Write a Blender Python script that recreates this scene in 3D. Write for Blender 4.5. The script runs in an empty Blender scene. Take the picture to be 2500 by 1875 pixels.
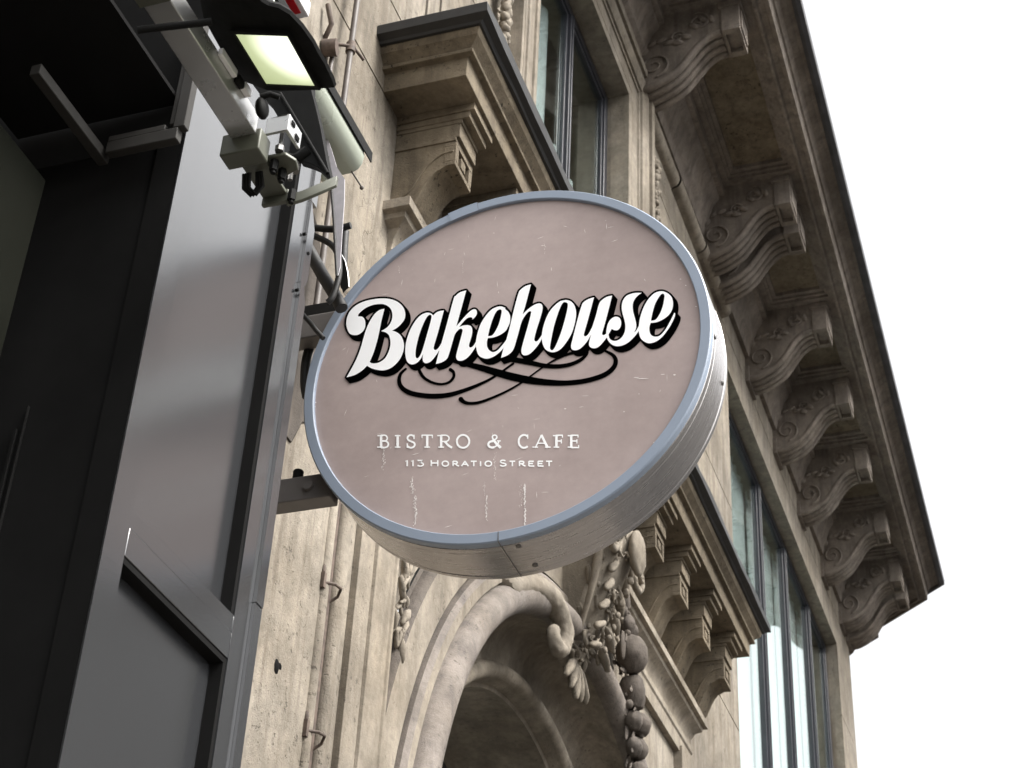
import bpy, math, random
from mathutils import Vector, Matrix
from mathutils.geometry import tessellate_polygon
random.seed(7)
PI = math.pi
R = math.radians
sc = bpy.context.scene
COL = sc.collection

# ---------------------------------------------------------------- camera frame (solved from the vanishing points)
F_PX = 4335.4
CR = [(0.948, 0.317, 0.042), (-0.151, 0.558, -0.816), (-0.282, 0.767, 0.576)]
yaw, pitch, roll = -.3525, .6142, .0513
Fw = Vector((math.sin(yaw)*math.cos(pitch), math.cos(yaw)*math.cos(pitch), math.sin(pitch)))
Rt = Fw.cross(Vector((0, 0, 1))).normalized()
Up = Rt.cross(Fw)
Rt2 = math.cos(roll)*Rt + math.sin(roll)*Up
Up2 = -math.sin(roll)*Rt + math.cos(roll)*Up
CAM = Vector((0, 0, 1.6))


def at(px, py, ax, v):
    """pixel of the 2500 px photograph -> point on the plane ax = v"""
    d = Rt2*(px-1250) - Up2*(py-937.5) + Fw*F_PX
    i = 'xyz'.index(ax)
    return CAM + d*((v-CAM[i])/d[i])


# ---------------------------------------------------------------- mesh builder
class MB:
    def __init__(s):
        s.v = []; s.f = []

    def add(s, vs, fs):
        o = len(s.v)
        s.v += [tuple(v) for v in vs]
        s.f += [tuple(i+o for i in f) for f in fs]
        return s

    def box(s, x0, x1, y0, y1, z0, z1, M=None):
        vs = [Vector((x, y, z)) for x in (x0, x1) for y in (y0, y1) for z in (z0, z1)]
        if M: vs = [M @ v for v in vs]
        return s.add(vs, [(0, 1, 3, 2), (4, 6, 7, 5), (0, 4, 5, 1), (2, 3, 7, 6), (0, 2, 6, 4), (1, 5, 7, 3)])

    def prism(s, poly, f0, f1):
        """poly: 2D points; f0/f1 map a 2D point to 3D"""
        n = len(poly)
        vs = [f0(p) for p in poly]+[f1(p) for p in poly]
        tri = tessellate_polygon([[Vector((p[0], p[1], 0)) for p in poly]])
        fs = [tuple(t) for t in tri]+[tuple(i+n for i in reversed(t)) for t in tri]
        fs += [(i, (i+1) % n, (i+1) % n+n, i+n) for i in range(n)]
        return s.add(vs, fs)

    def loft(s, rows, close=False, caps=False):
        n = len(rows[0]); vs = [p for r in rows for p in r]; fs = []
        for i in range(len(rows)-1):
            for j in range(n if close else n-1):
                a = i*n+j; b = i*n+(j+1) % n
                fs.append((a, b, b+n, a+n))
        if caps:
            fs.append(tuple(range(n)))
            fs.append(tuple((len(rows)-1)*n+k for k in range(n)))
        return s.add(vs, fs)

    def tube(s, pts, r, n=10, flat=None):
        pts = [Vector(p) for p in pts]; rows = []
        rr = r if isinstance(r, (list, tuple)) else [r]*len(pts)
        prev = None
        for i, p in enumerate(pts):
            t = (pts[min(i+1, len(pts)-1)]-pts[max(i-1, 0)]).normalized()
            if prev is None:
                u = t.orthogonal().normalized()
            else:
                u = (prev-t*prev.dot(t)).normalized()
            prev = u; w = t.cross(u)
            rows.append([p+(u*math.cos(2*PI*k/n)+w*math.sin(2*PI*k/n))*rr[i] for k in range(n)])
        return s.loft(rows, close=True, caps=True)

    def ball(s, c, r, sx=1, sy=1, sz=1, n=12, M=None):
        rows = []
        c = Vector(c)
        for i in range(n//2+1):
            a = PI*i/(n//2)
            row = []
            for k in range(n):
                b = 2*PI*k/n
                v = Vector((math.sin(a)*math.cos(b)*r*sx, math.sin(a)*math.sin(b)*r*sy, math.cos(a)*r*sz))
                if M: v = M @ v
                row.append(c+v)
            rows.append(row)
        return s.loft(rows, close=True)

    def build(s, name, mat, parent=None, smooth=35, bevel=0, seg=2):
        me = bpy.data.meshes.new(name)
        me.from_pydata(s.v, [], s.f)
        import bmesh
        bm = bmesh.new(); bm.from_mesh(me)
        bmesh.ops.remove_doubles(bm, verts=bm.verts, dist=1e-6)
        bmesh.ops.recalc_face_normals(bm, faces=bm.faces)
        bm.to_mesh(me); bm.free()
        for p in me.polygons: p.use_smooth = True
        me.set_sharp_from_angle(angle=R(smooth))
        o = bpy.data.objects.new(name, me)
        me.materials.append(mat)
        COL.objects.link(o)
        if parent: o.parent = parent
        if bevel:
            b = o.modifiers.new('bevel', 'BEVEL'); b.width = bevel; b.segments = seg; b.limit_method = 'ANGLE'; b.angle_limit = R(40)
            b.harden_normals = False
        return o


def erode(o, size=.03, strength=.010, sub=1):
    if sub:
        m_ = o.modifiers.new('sub', 'SUBSURF'); m_.levels = sub; m_.render_levels = sub
    t = bpy.data.textures.new('erosion', 'CLOUDS'); t.noise_scale = size; t.noise_depth = 3
    d_ = o.modifiers.new('erode', 'DISPLACE'); d_.texture = t; d_.strength = strength; d_.mid_level = .5; d_.texture_coords = 'GLOBAL'
    return o


def tag(o, label=None, cat=None, group=None, kind=None):
    if label: o['label'] = label
    if cat: o['category'] = cat
    if group: o['group'] = group
    if kind: o['kind'] = kind
    return o


def empty(name, label, cat, group=None):
    o = bpy.data.objects.new(name, None); COL.objects.link(o)
    return tag(o, label, cat, group)


def catmull(pts, n=6, closed=True):
    """pts: (x,y) or (x,y,'c') corners; smooth between corners"""
    P_ = [(p[0], p[1]) for p in pts]; C_ = [len(p) > 2 for p in pts]
    N = len(P_); out = []
    rng = range(N) if closed else range(N-1)
    for i in rng:
        p1 = Vector(P_[i]); p2 = Vector(P_[(i+1) % N])
        p0 = Vector(P_[i-1]) if (i > 0 or closed) else p1
        p3 = Vector(P_[(i+2) % N]) if (i+2 < N or closed) else p2
        d = (p2-p1).length
        if C_[i] or (not closed and i == 0): p0 = p1*2-p2 if False else p1
        if C_[(i+1) % N] or (not closed and i == N-2): p3 = p2
        for k in range(n):
            t = k/n
            q = .5*((2*p1)+(p2-p0)*t+(2*p0-5*p1+4*p2-p3)*t*t+(3*p1-p0-3*p2+p3)*t**3)
            out.append((q.x, q.y))
    if not closed: out.append(P_[-1])
    return out


# ---------------------------------------------------------------- materials
def newmat(name):
    m = bpy.data.materials.new(name); m.use_nodes = True
    nt = m.node_tree; b = nt.nodes['Principled BSDF']
    return m, nt, b


def N(nt, t, **k):
    n = nt.nodes.new(t)
    for a, v in k.items():
        if a in n.inputs.keys(): n.inputs[a].default_value = v
        else: setattr(n, a, v)
    return n


def ramp(nt, src, stops):
    r = nt.nodes.new('ShaderNodeValToRGB')
    while len(r.color_ramp.elements) < len(stops): r.color_ramp.elements.new(.5)
    for e, (p, c) in zip(r.color_ramp.elements, stops):
        e.position = p; e.color = (c, c, c, 1) if not isinstance(c, tuple) else (*c, 1)
    nt.links.new(src, r.inputs[0])
    return r.outputs[0]


def noise(nt, co, scale, detail=4, rough=.55, mscale=(1, 1, 1), dist=0):
    mp = N(nt, 'ShaderNodeMapping'); mp.inputs['Scale'].default_value = mscale
    nt.links.new(co, mp.inputs[0])
    n = N(nt, 'ShaderNodeTexNoise'); n.inputs['Scale'].default_value = scale; n.inputs['Detail'].default_value = detail
    n.inputs['Roughness'].default_value = rough; n.inputs['Distortion'].default_value = dist
    nt.links.new(mp.outputs[0], n.inputs['Vector'])
    return n.outputs[0]


def mix(nt, fac, a, b, mode='MIX'):
    m = nt.nodes.new('ShaderNodeMix'); m.data_type = 'RGBA'; m.blend_type = mode
    for sock, v in ((m.inputs[0], fac), (m.inputs[6], a), (m.inputs[7], b)):
        if hasattr(v, 'links') or hasattr(v, 'is_output'): nt.links.new(v, sock)
        elif isinstance(v, tuple): sock.default_value = (*v, 1)
        else: sock.default_value = v
    return m.outputs[2]


def stone(name, base, dark, pits=.5, streak=.5, cracks=0., bump=.5, rough=.85, fine=1.0):
    m, nt, b = newmat(name)
    g = N(nt, 'ShaderNodeNewGeometry'); co = g.outputs['Position']
    blot = ramp(nt, noise(nt, co, 2.6, 6, .6), [(.32, 0.), (.68, 1.)])
    c = mix(nt, blot, (base[0]*.80, base[1]*.77, base[2]*.72), tuple(min(1, x*1.10) for x in base))
    b2 = ramp(nt, noise(nt, co, 9, 6, .65, (1, 1, .6)), [(.35, .74), (.62, 1.08)])
    c = mix(nt, 1., c, b2, 'MULTIPLY')
    gr = ramp(nt, noise(nt, co, 34*fine, 5, .7), [(.3, .78), (.7, 1.09)])
    c = mix(nt, 1., c, gr, 'MULTIPLY')
    b3 = ramp(nt, noise(nt, co, 1.1, 4, .55), [(.36, .70), (.60, 1.04)])
    c = mix(nt, 1., c, b3, 'MULTIPLY')
    st = ramp(nt, noise(nt, co, 5, 6, .65, (3.2, 3.2, .32)), [(.50, 0.), (.66, 1.)])
    mstr = nt.nodes.new('ShaderNodeMath'); mstr.operation = 'MULTIPLY'; mstr.inputs[1].default_value = streak
    nt.links.new(st, mstr.inputs[0])
    c = mix(nt, mstr.outputs[0], c, dark)
    pt = ramp(nt, noise(nt, co, 50*fine, 4, .65), [(.60, 0.), (.665, 1.)])
    msk = ramp(nt, noise(nt, co, 4.2, 3, .5), [(.40, 0.), (.60, 1.)])
    mm = nt.nodes.new('ShaderNodeMath'); mm.operation = 'MULTIPLY'
    nt.links.new(pt, mm.inputs[0]); nt.links.new(msk, mm.inputs[1])
    mp_ = nt.nodes.new('ShaderNodeMath'); mp_.operation = 'MULTIPLY'; mp_.inputs[1].default_value = pits
    nt.links.new(mm.outputs[0], mp_.inputs[0])
    c = mix(nt, mp_.outputs[0], c, tuple(x*.35 for x in dark))
    h = nt.nodes.new('ShaderNodeMath'); h.operation = 'SUBTRACT'
    hn = noise(nt, co, 120*fine, 6, .7); nt.links.new(hn, h.inputs[0])
    nt.links.new(mp_.outputs[0], h.inputs[1])
    hsock = h.outputs[0]
    if cracks:
        mpn = N(nt, 'ShaderNodeMapping'); mpn.inputs['Scale'].default_value = (7, 7, 1.6)
        dn = N(nt, 'ShaderNodeTexNoise'); dn.inputs['Scale'].default_value = 9; dn.inputs['Detail'].default_value = 5
        nt.links.new(co, dn.inputs['Vector'])
        dm = nt.nodes.new('ShaderNodeVectorMath'); dm.operation = 'MULTIPLY_ADD'
        dm.inputs[1].default_value = (.16, .16, .16)
        nt.links.new(dn.outputs['Color'], dm.inputs[0]); nt.links.new(co, dm.inputs[2])
        nt.links.new(dm.outputs[0], mpn.inputs[0])
        vo = N(nt, 'ShaderNodeTexVoronoi'); vo.feature = 'DISTANCE_TO_EDGE'; vo.inputs['Scale'].default_value = 1.3
        nt.links.new(mpn.outputs[0], vo.inputs['Vector'])
        cr = ramp(nt, vo.outputs['Distance'], [(.0, 1.), (.018, 0.)])
        ms2 = ramp(nt, noise(nt, co, 3.1, 3, .6, (1, 1, .5)), [(.54, 0.), (.66, 1.)])
        m3 = nt.nodes.new('ShaderNodeMath'); m3.operation = 'MULTIPLY'
        nt.links.new(cr, m3.inputs[0]); nt.links.new(ms2, m3.inputs[1])
        m4 = nt.nodes.new('ShaderNodeMath'); m4.operation = 'MULTIPLY'; m4.inputs[1].default_value = cracks
        nt.links.new(m3.outputs[0], m4.inputs[0])
        c = mix(nt, m4.outputs[0], c, tuple(x*.3 for x in dark))
        h2 = nt.nodes.new('ShaderNodeMath'); h2.operation = 'SUBTRACT'
        nt.links.new(hsock, h2.inputs[0]); nt.links.new(m4.outputs[0], h2.inputs[1]); hsock = h2.outputs[0]
    nt.links.new(c, b.inputs['Base Color'])
    b.inputs['Roughness'].default_value = rough
    b.inputs['Specular IOR Level'].default_value = .25
    bp = N(nt, 'ShaderNodeBump'); bp.inputs['Strength'].default_value = bump; bp.inputs['Distance'].default_value = .006
    nt.links.new(hsock, bp.inputs['Height']); nt.links.new(bp.outputs[0], b.inputs['Normal'])
    return m


def plain(name, col, rough=.5, metal=0., var=.12, scale=18, bump=.1, spec=.5, coat=0):
    m, nt, b = newmat(name)
    g = N(nt, 'ShaderNodeNewGeometry'); co = g.outputs['Position']
    v = ramp(nt, noise(nt, co, scale, 5, .6), [(.3, 1-var), (.7, 1+var)])
    nt.links.new(mix(nt, 1., col, v, 'MULTIPLY'), b.inputs['Base Color'])
    rr = ramp(nt, noise(nt, co, scale*2.3, 4, .6), [(.3, max(0, rough-.05)), (.7, rough+.07)])
    nt.links.new(rr, b.inputs['Roughness'])
    b.inputs['Metallic'].default_value = metal
    b.inputs['Specular IOR Level'].default_value = spec
    b.inputs['Coat Weight'].default_value = coat
    if bump:
        bp = N(nt, 'ShaderNodeBump'); bp.inputs['Strength'].default_value = bump; bp.inputs['Distance'].default_value = .001
        nt.links.new(noise(nt, co, 260, 3, .6), bp.inputs['Height']); nt.links.new(bp.outputs[0], b.inputs['Normal'])
    return m


def panelmat():
    m, nt, b = newmat('satin_dark_panel')
    co = N(nt, 'ShaderNodeNewGeometry').outputs['Position']
    b.inputs['Base Color'].default_value = (.028, .029, .031, 1)
    b.inputs['Metallic'].default_value = 0.
    b.inputs['IOR'].default_value = 2.8
    rr = ramp(nt, noise(nt, co, 1.4, 2, .5), [(.2, .17), (.8, .20)])
    nt.links.new(rr, b.inputs['Roughness'])
    bp = N(nt, 'ShaderNodeBump'); bp.inputs['Strength'].default_value = .25; bp.inputs['Distance'].default_value = .0006
    nt.links.new(noise(nt, co, 420, 2, .5), bp.inputs['Height']); nt.links.new(bp.outputs[0], b.inputs['Normal'])
    return m


M = {}
M['wall'] = stone('facade_stone', (.30, .266, .219), (.105, .086, .066), pits=.6, streak=.62, cracks=.85, bump=.65)
M['carved'] = stone('carved_stone', (.285, .250, .203), (.09, .075, .058), pits=.5, streak=.45, bump=.5)
M['ledge'] = stone('ledge_stone', (.20, .165, .118), (.065, .052, .038), pits=1., streak=.5, bump=.7)
M['cornice'] = stone('cornice_stone', (.24, .207, .178), (.10, .085, .073), pits=.3, streak=.7, bump=.5)
M['grime_shade'] = stone('grimy_shaded_stone', (.125, .107, .092), (.05, .043, .037), pits=.4, streak=.6, bump=.7)  # dirt on the carved fruit; painted shade in the arch grooves
M['weathered_shade'] = stone('weathered_shaded_roll_stone', (.225, .198, .176), (.11, .096, .088), pits=.6, streak=.7, bump=.6)  # weathered grey with the shaded side of the mouldings put into its colour
M['zinc'] = plain('zinc_roofing', (.035, .04, .042), .6, 0., .2, .6, .1, .3)
M['pale'] = plain('pale_render', (.24, .23, .21), .85, 0., .15, .8, .1, .2)
M['flash'] = plain('weathered_lead', (.016, .0155, .0155), .6, .0, .25, 9, .4)
M['boxbar'] = plain('dull_dark_steel', (.032, .030, .027), .7, 0., .15, 14, .1, .3)
M['gutter'] = plain('gutter_metal', (.05, .048, .05), .55, .2, .4, 6, .4)
M['wframe'] = plain('window_frame_paint', (.028, .029, .036), .35, .0, .1, 12, .05)
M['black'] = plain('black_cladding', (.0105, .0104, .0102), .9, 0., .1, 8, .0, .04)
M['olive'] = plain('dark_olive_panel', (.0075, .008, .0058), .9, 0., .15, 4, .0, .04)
M['panel'] = panelmat()
M['bracket'] = plain('painted_steel', (.54, .54, .53), .3, .7, .03, 6, .0)
M['olivesteel'] = plain('grey_green_steel', (.095, .098, .075), .45, .1, .12, 14, .1)
M['lampblack'] = plain('black_plastic', (.0085, .0085, .008), .65, 0., .15, 20, .15, .12)
M['blackcable'] = plain('cable_rubber', (.008, .0075, .007), .6, 0., .2, 30, .1)
M['strap'] = plain('grey_strap', (.42, .40, .42), .6, 0., .08, 40, .2)
M['cover'] = plain('pale_metal_cover', (.40, .43, .36), .3, .35, .02, 4, .0)
M['red'] = plain('red_plastic', (.6, .01, .02), .35, 0., .1, 14, 0)
M['white'] = plain('white_plastic', (.78, .77, .77), .4, 0., .05, 14, 0)
M['pipe'] = plain('painted_pipe', (.085, .07, .06), .55, 0., .3, 12, .3)
M['rust'] = plain('rusty_iron', (.09, .065, .05), .75, 0., .5, 40, .6)
M['screw'] = plain('screw_steel', (.16, .155, .15), .35, .8, .1, 40, 0)
M['rim'] = plain('blue_grey_rim_paint', (.25, .295, .365), .45, 0., .04, 8, .06, .45)
M['armdark'] = plain('grey_arm_paint', (.14, .13, .125), .45, .1, .12, 10, .1)
M['ink'] = plain('black_vinyl', (.0012, .0012, .0012), 1., 0., .05, 10, 0, .0)
M['letter'] = plain('white_vinyl', (.97, .97, .97), .7, 0., .02, 10, 0, .3)
M['text'] = plain('cream_vinyl', (.97, .97, .96), .7, 0., .02, 10, 0, .3)
M['chip'] = plain('bare_paint_chip', (.80, .755, .725), .8, 0., .1, 60, 0, .2)
M['tarmac'] = plain('asphalt', (.04, .038, .036), .9, 0., .3, 3, .8)
M['paving'] = plain('paving_stone', (.105, .093, .08), .85, 0., .25, 2, .6)
M['curtain'] = plain('pale_blind', (.60, .63, .625), .8, 0., .1, 10, 0)
M['room'] = plain('room_plaster', (.16, .165, .16), .8, 0., .1, 2, 0)




def facemat():
    m, nt, b = newmat('faded_mauve_sign_paint')
    co = N(nt, 'ShaderNodeNewGeometry').outputs['Position']
    a = ramp(nt, noise(nt, co, 3.1, 6, .62), [(.35, 0.), (.66, 1.)])
    c = mix(nt, a, (.365, .293, .275), (.44, .358, .338))
    s = ramp(nt, noise(nt, co, 7, 5, .6, (.7, 1, 2.2)), [(.35, .965), (.65, 1.03)])
    c = mix(nt, 1., c, s, 'MULTIPLY')
    sp = ramp(nt, noise(nt, co, 55, 4, .6), [(.3, .965), (.7, 1.03)])
    c = mix(nt, 1., c, sp, 'MULTIPLY')
    fl = ramp(nt, noise(nt, co, 75, 2, .5, (1, 1, 1)), [(.775, 0.), (.80, 1.)])
    fm = ramp(nt, noise(nt, co, 5.2, 2, .5), [(.5, 0.), (.6, .6)])
    mm = nt.nodes.new('ShaderNodeMath'); mm.operation = 'MULTIPLY'
    nt.links.new(fl, mm.inputs[0]); nt.links.new(fm, mm.inputs[1])
    c = mix(nt, mm.outputs[0], c, (.8, .72, .68))
    nt.links.new(c, b.inputs['Base Color'])
    b.inputs['Roughness'].default_value = .62; b.inputs['Specular IOR Level'].default_value = .3
    bp = N(nt, 'ShaderNodeBump'); bp.inputs['Strength'].default_value = .08; bp.inputs['Distance'].default_value = .002
    nt.links.new(noise(nt, co, 90, 4, .6), bp.inputs['Height']); nt.links.new(bp.outputs[0], b.inputs['Normal'])
    return m


M['face'] = facemat()
SX, SY, SZ = -.3777*3.125, 3.125, 1.6+.7786*3.125     # sign centre


def drummat():
    m, nt, b = newmat('brushed_drum_metal')
    co = N(nt, 'ShaderNodeNewGeometry').outputs['Position']
    sub = nt.nodes.new('ShaderNodeVectorMath'); sub.operation = 'SUBTRACT'; sub.inputs[1].default_value = (SX, SY, SZ)
    nt.links.new(co, sub.inputs[0])
    sp = nt.nodes.new('ShaderNodeSeparateXYZ'); nt.links.new(sub.outputs[0], sp.inputs[0])
    at2 = nt.nodes.new('ShaderNodeMath'); at2.operation = 'ARCTAN2'
    nt.links.new(sp.outputs[2], at2.inputs[0]); nt.links.new(sp.outputs[0], at2.inputs[1])
    cb = nt.nodes.new('ShaderNodeCombineXYZ')
    nt.links.new(at2.outputs[0], cb.inputs[0]); nt.links.new(sp.outputs[1], cb.inputs[1])
    n1 = noise(nt, cb.outputs[0], 3, 6, .65, (.5, 60, 1))
    c = mix(nt, ramp(nt, n1, [(.3, 0.), (.7, 1.)]), (.38, .36, .35), (.54, .52, .515))
    ws = ramp(nt, noise(nt, cb.outputs[0], 6, 6, .75, (2.5, 7, 1), 1.2), [(.60, 0.), (.68, .55)])
    c = mix(nt, ws, c, (.66, .63, .61))
    nt.links.new(c, b.inputs['Base Color'])
    b.inputs['Metallic'].default_value = .75
    rr = ramp(nt, noise(nt, cb.outputs[0], 5, 5, .6, (1, 30, 1)), [(.3, .17), (.7, .30)])
    nt.links.new(rr, b.inputs['Roughness'])
    bp = N(nt, 'ShaderNodeBump'); bp.inputs['Strength'].default_value = .35; bp.inputs['Distance'].default_value = .0015
    nt.links.new(noise(nt, cb.outputs[0], 4, 4, .6, (.6, 45, 1)), bp.inputs['Height']); nt.links.new(bp.outputs[0], b.inputs['Normal'])
    return m


M['drum'] = drummat()


def glassmat(name, tint, refl=.9, ior=2.0, rough=.02):
    m = bpy.data.materials.new(name); m.use_nodes = True; nt = m.node_tree
    nt.nodes.remove(nt.nodes['Principled BSDF'])
    out = nt.nodes['Material Output']
    g_ = N(nt, 'ShaderNodeNewGeometry'); dt = nt.nodes.new('ShaderNodeVectorMath'); dt.operation = 'DOT_PRODUCT'
    nt.links.new(g_.outputs['Normal'], dt.inputs[0]); nt.links.new(g_.outputs['Incoming'], dt.inputs[1])

    def mth(op, a, b_):
        q = nt.nodes.new('ShaderNodeMath'); q.operation = op
        for i, v in enumerate((a, b_)):
            if v is None: continue
            if isinstance(v, (int, float)): q.inputs[i].default_value = v
            else: nt.links.new(v, q.inputs[i])
        return q.outputs[0]
    f0 = ((ior-1)/(ior+1))**2
    p5 = mth('POWER', mth('SUBTRACT', 1., mth('ABSOLUTE', dt.outputs['Value'], None)), 5.)
    fac = mth('ADD', mth('MULTIPLY', p5, 1-f0), f0)
    gl = N(nt, 'ShaderNodeBsdfGlossy'); gl.inputs['Roughness'].default_value = rough; gl.inputs['Color'].default_value = (refl*.93, refl, refl*.985, 1)
    tr = N(nt, 'ShaderNodeBsdfTransparent'); tr.inputs['Color'].default_value = (*tint, 1)
    mx = N(nt, 'ShaderNodeMixShader')
    nt.links.new(fac, mx.inputs[0]); nt.links.new(tr.outputs[0], mx.inputs[1]); nt.links.new(gl.outputs[0], mx.inputs[2])
    nt.links.new(mx.outputs[0], out.inputs[0])
    return m


M['glass'] = glassmat('window_glass', (.875, .91, .905), .98, 1.75, .03)


def lampmat():
    m, nt, b = newmat('lit_lamp_lens')
    co = N(nt, 'ShaderNodeNewGeometry').outputs['Position']
    d = nt.nodes.new('ShaderNodeVectorMath'); d.operation = 'DISTANCE'; d.inputs[1].default_value = LCOB
    nt.links.new(co, d.inputs[0])
    r = ramp(nt, d.outputs['Value'], [(0., 1.), (.045, .75), (.085, .3), (.13, .22)])
    c = mix(nt, r, (.62, .74, .30), (1., 1., .88))
    nt.links.new(c, b.inputs['Emission Color'])
    mu = nt.nodes.new('ShaderNodeMath'); mu.operation = 'MULTIPLY_ADD'; mu.inputs[1].default_value = 2.2; mu.inputs[2].default_value = .10
    nt.links.new(r, mu.inputs[0])
    mu.inputs[1].default_value = .62
    nt.links.new(mu.outputs[0], b.inputs['Emission Strength'])
    b.inputs['Base Color'].default_value = (.3, .34, .18, 1); b.inputs['Roughness'].default_value = .2
    return m


# ================================================================ THE STONE BUILDING
W = -2.05
bld = empty('stone_building', 'cream carved stone town building with bracketed cornice filling the middle and right', 'building')
YE = 14.95                                   # far corner of the facade
RD = Vector((-.74, .67, 0)).normalized()      # direction of the return facade


# --- wall as a relief of cells
def wall():
    W1 = (5.62, 7.22, 6.4, 8.98); W2 = (9.88, 14.2, 4.3, 8.88); AR = (4.26, 8.52, 0, 5.40)
    holes = (W1, W2, AR)
    ys = {2.4, 3.4, YE, 4.108, 4.17, 4.38, 4.402, 4.51, 4.532, 7.86, 9.2, 8.6}
    zs = {0, 12.2, 6.2}
    grooves = [(4.108, 4.17, 0, 5.0, -.10), (4.38, 4.402, 6.3, 12, -.05), (4.51, 4.532, 6.3, 12, -.05)]
    for z, a, b_ in ((6.05, 2.4, 4.108), (6.49, 2.4, 5.2), (7.3, 2.4, 5.2), (8.1, 2.4, 5.2), (8.905, 7.66, 9.88), (7.71, 8.6, 9.88), (6.143, 8.6, 9.88), (5.0, 8.6, 9.88), (5.2, 14.2, YE), (6.2, 14.2, YE), (7.2, 14.2, YE), (8.2, 14.2, YE), (9.2, 9.2, YE)):
        grooves.append((a, b_, z-.005, z+.005, -.014))
    for h in holes: ys |= {h[0], h[1]}; zs |= {h[2], h[3]}
    for g in grooves: ys |= {g[0], g[1]}; zs |= {g[2], g[3]}
    ys = sorted(ys); zs = sorted(zs)

    def dep(i, j):
        if i < 0 or j < 0 or i >= len(ys)-1 or j >= len(zs)-1: return None
        y = (ys[i]+ys[i+1])/2; z = (zs[j]+zs[j+1])/2
        for h in holes:
            if h[0] < y < h[1] and h[2] < z < h[3]: return 'H'
        d = 0
        for g in grooves:
            if g[0] < y < g[1] and g[2] < z < g[3]: d = min(d, g[4])
        return d
    mb = MB()
    for i in range(len(ys)-1):
        for j in range(len(zs)-1):
            d = dep(i, j)
            if d == 'H': continue
            x = W+d
            mb.add([(x, ys[i], zs[j]), (x, ys[i+1], zs[j]), (x, ys[i+1], zs[j+1]), (x, ys[i], zs[j+1])], [(0, 1, 2, 3)])
            for (di, dj, a, b_) in ((1, 0, (ys[i+1], zs[j]), (ys[i+1], zs[j+1])), (0, 1, (ys[i], zs[j+1]), (ys[i+1], zs[j+1])), (-1, 0, (ys[i], zs[j]), (ys[i], zs[j+1])), (0, -1, (ys[i], zs[j]), (ys[i+1], zs[j]))):
                e = dep(i+di, j+dj)
                if e is None: continue
                xe = W-.42 if e == 'H' else W+e
                if xe < x-1e-6:
                    mb.add([(x, a[0], a[1]), (x, b_[0], b_[1]), (xe, b_[0], b_[1]), (xe, a[0], a[1])], [(0, 1, 2, 3)])
    # return facade
    c = Vector((W, YE, 0)); e = c+RD*5
    mb.add([(W, YE, 0), (e.x, e.y, 0), (e.x, e.y, 12.2), (W, YE, 12.2)], [(0, 1, 2, 3)])
    # spandrel plate with the arched opening
    yc, zc, r = 6.5, 3.32, 2.08
    y0, y1, z1 = 4.26, 8.62, 5.62
    inner = []; outer = []
    for k in range(0, 49):
        a = PI*k/48
        dy, dz = -math.cos(a), math.sin(a)
        inner.append((W-.012, yc+dy*r, zc+dz*r))
        t = 99
        if dy > 1e-6: t = min(t, (y1-yc)/dy)
        if dy < -1e-6: t = min(t, (y0-yc)/dy)
        if dz > 1e-6: t = min(t, (z1-zc)/dz)
        outer.append((W-.012, yc+dy*t, zc+dz*t))
    inner = [(W-.012, yc-r, 0)]+inner+[(W-.012, yc+r, 0)]
    outer = [(W-.012, y0, 0)]+outer+[(W-.012, y1, 0)]
    mb.loft([inner, outer])
    return mb.build('wall', M['wall'], bld, 20)


wall()
# rounded beads either side of the conduit groove
mb = MB()
mb.tube([(W-.004, 4.086, 0), (W-.004, 4.086, 4.9)], .020, 12)
mb.tube([(W-.012, 4.195, 0), (W-.012, 4.195, 4.9)], .028, 12)
mb.build('pilaster_bead', M['wall'], bld, 60)

# --- arch mouldings
def arch():
    yc = 6.5
    prof = []                                 # (r, x offset, springing z)

    def arc(r0, x0, rad, a0, a1, n, zc):
        for k in range(n+1):
            a = R(a0+(a1-a0)*k/n)
            prof.append((r0+rad*math.cos(a), x0+rad*math.sin(a), zc))
    Z = 3.32
    prof += [(2.09, -.02, Z), (2.072, -.010, Z), (2.050, -.010, Z), (2.046, -.030, Z), (2.038, -.030, Z), (2.036, -.004, Z), (2.030, .016, Z), (2.018, .022, Z), (1.890, .020, Z)]
    c1_ = len(prof)-1
    prof += [(1.888, -.002, Z), (1.880, -.002, Z), (1.878, .016, Z), (1.872, .030, Z), (1.860, .040, Z), (1.850, .044, Z)]
    c2_ = len(prof)-1
    prof += [(1.810, .044, Z), (1.808, .030, Z), (1.800, .030, Z)]
    arc(1.738, .040, .060, 0, 205, 14, Z)
    c3_ = len(prof)-1
    # concave splay down to the inner ring
    for k in range(1, 11):
        t = k/10; a = t*PI/2
        prof.append((1.682-.312*(1-math.cos(a)), -.02-.175*math.sin(a), 3.32+.18*t))
    prof += [(1.365, -.195, 3.5)]
    arc(1.325, -.185, .036, 10, 190, 9, 3.5)
    prof += [(1.285, -.20, 3.5), (1.28, -.235, 3.5), (1.262, -.24, 3.5), (1.262, -.95, 3.5)]
    rows = []
    for r, x, zc in prof:
        row = [(W+x, yc-r, 0.0), (W+x, yc-r, zc-.7)]
        for k in range(0, 61):
            a = PI*k/60
            row.append((W+x, yc-r*math.cos(a), zc+r*math.sin(a)))
        row += [(W+x, yc+r, zc-.7), (W+x, yc+r, 0.0)]
        rows.append(row)
    root = None
    cuts = [1, 7, c1_, c1_+4, c2_, c2_+3, c3_, len(rows)-1]  # groove and moulding cuts take darker stone as painted shade
    for i in range(7):
        seg = rows[cuts[i]:cuts[i+1]+1]
        o = MB().loft(seg).build(('groove', 'arch_surround', 'groove', 'cavetto_moulding', 'fillet', 'roll_moulding', 'arch_reveal')[i], (M['grime_shade'], M['carved'], M['grime_shade'], M['weathered_shade'], M['carved'], M['weathered_shade'], M['carved'])[i], bld if i == 0 else root, 50)
        root = root or o
    return root


arch()
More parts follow.
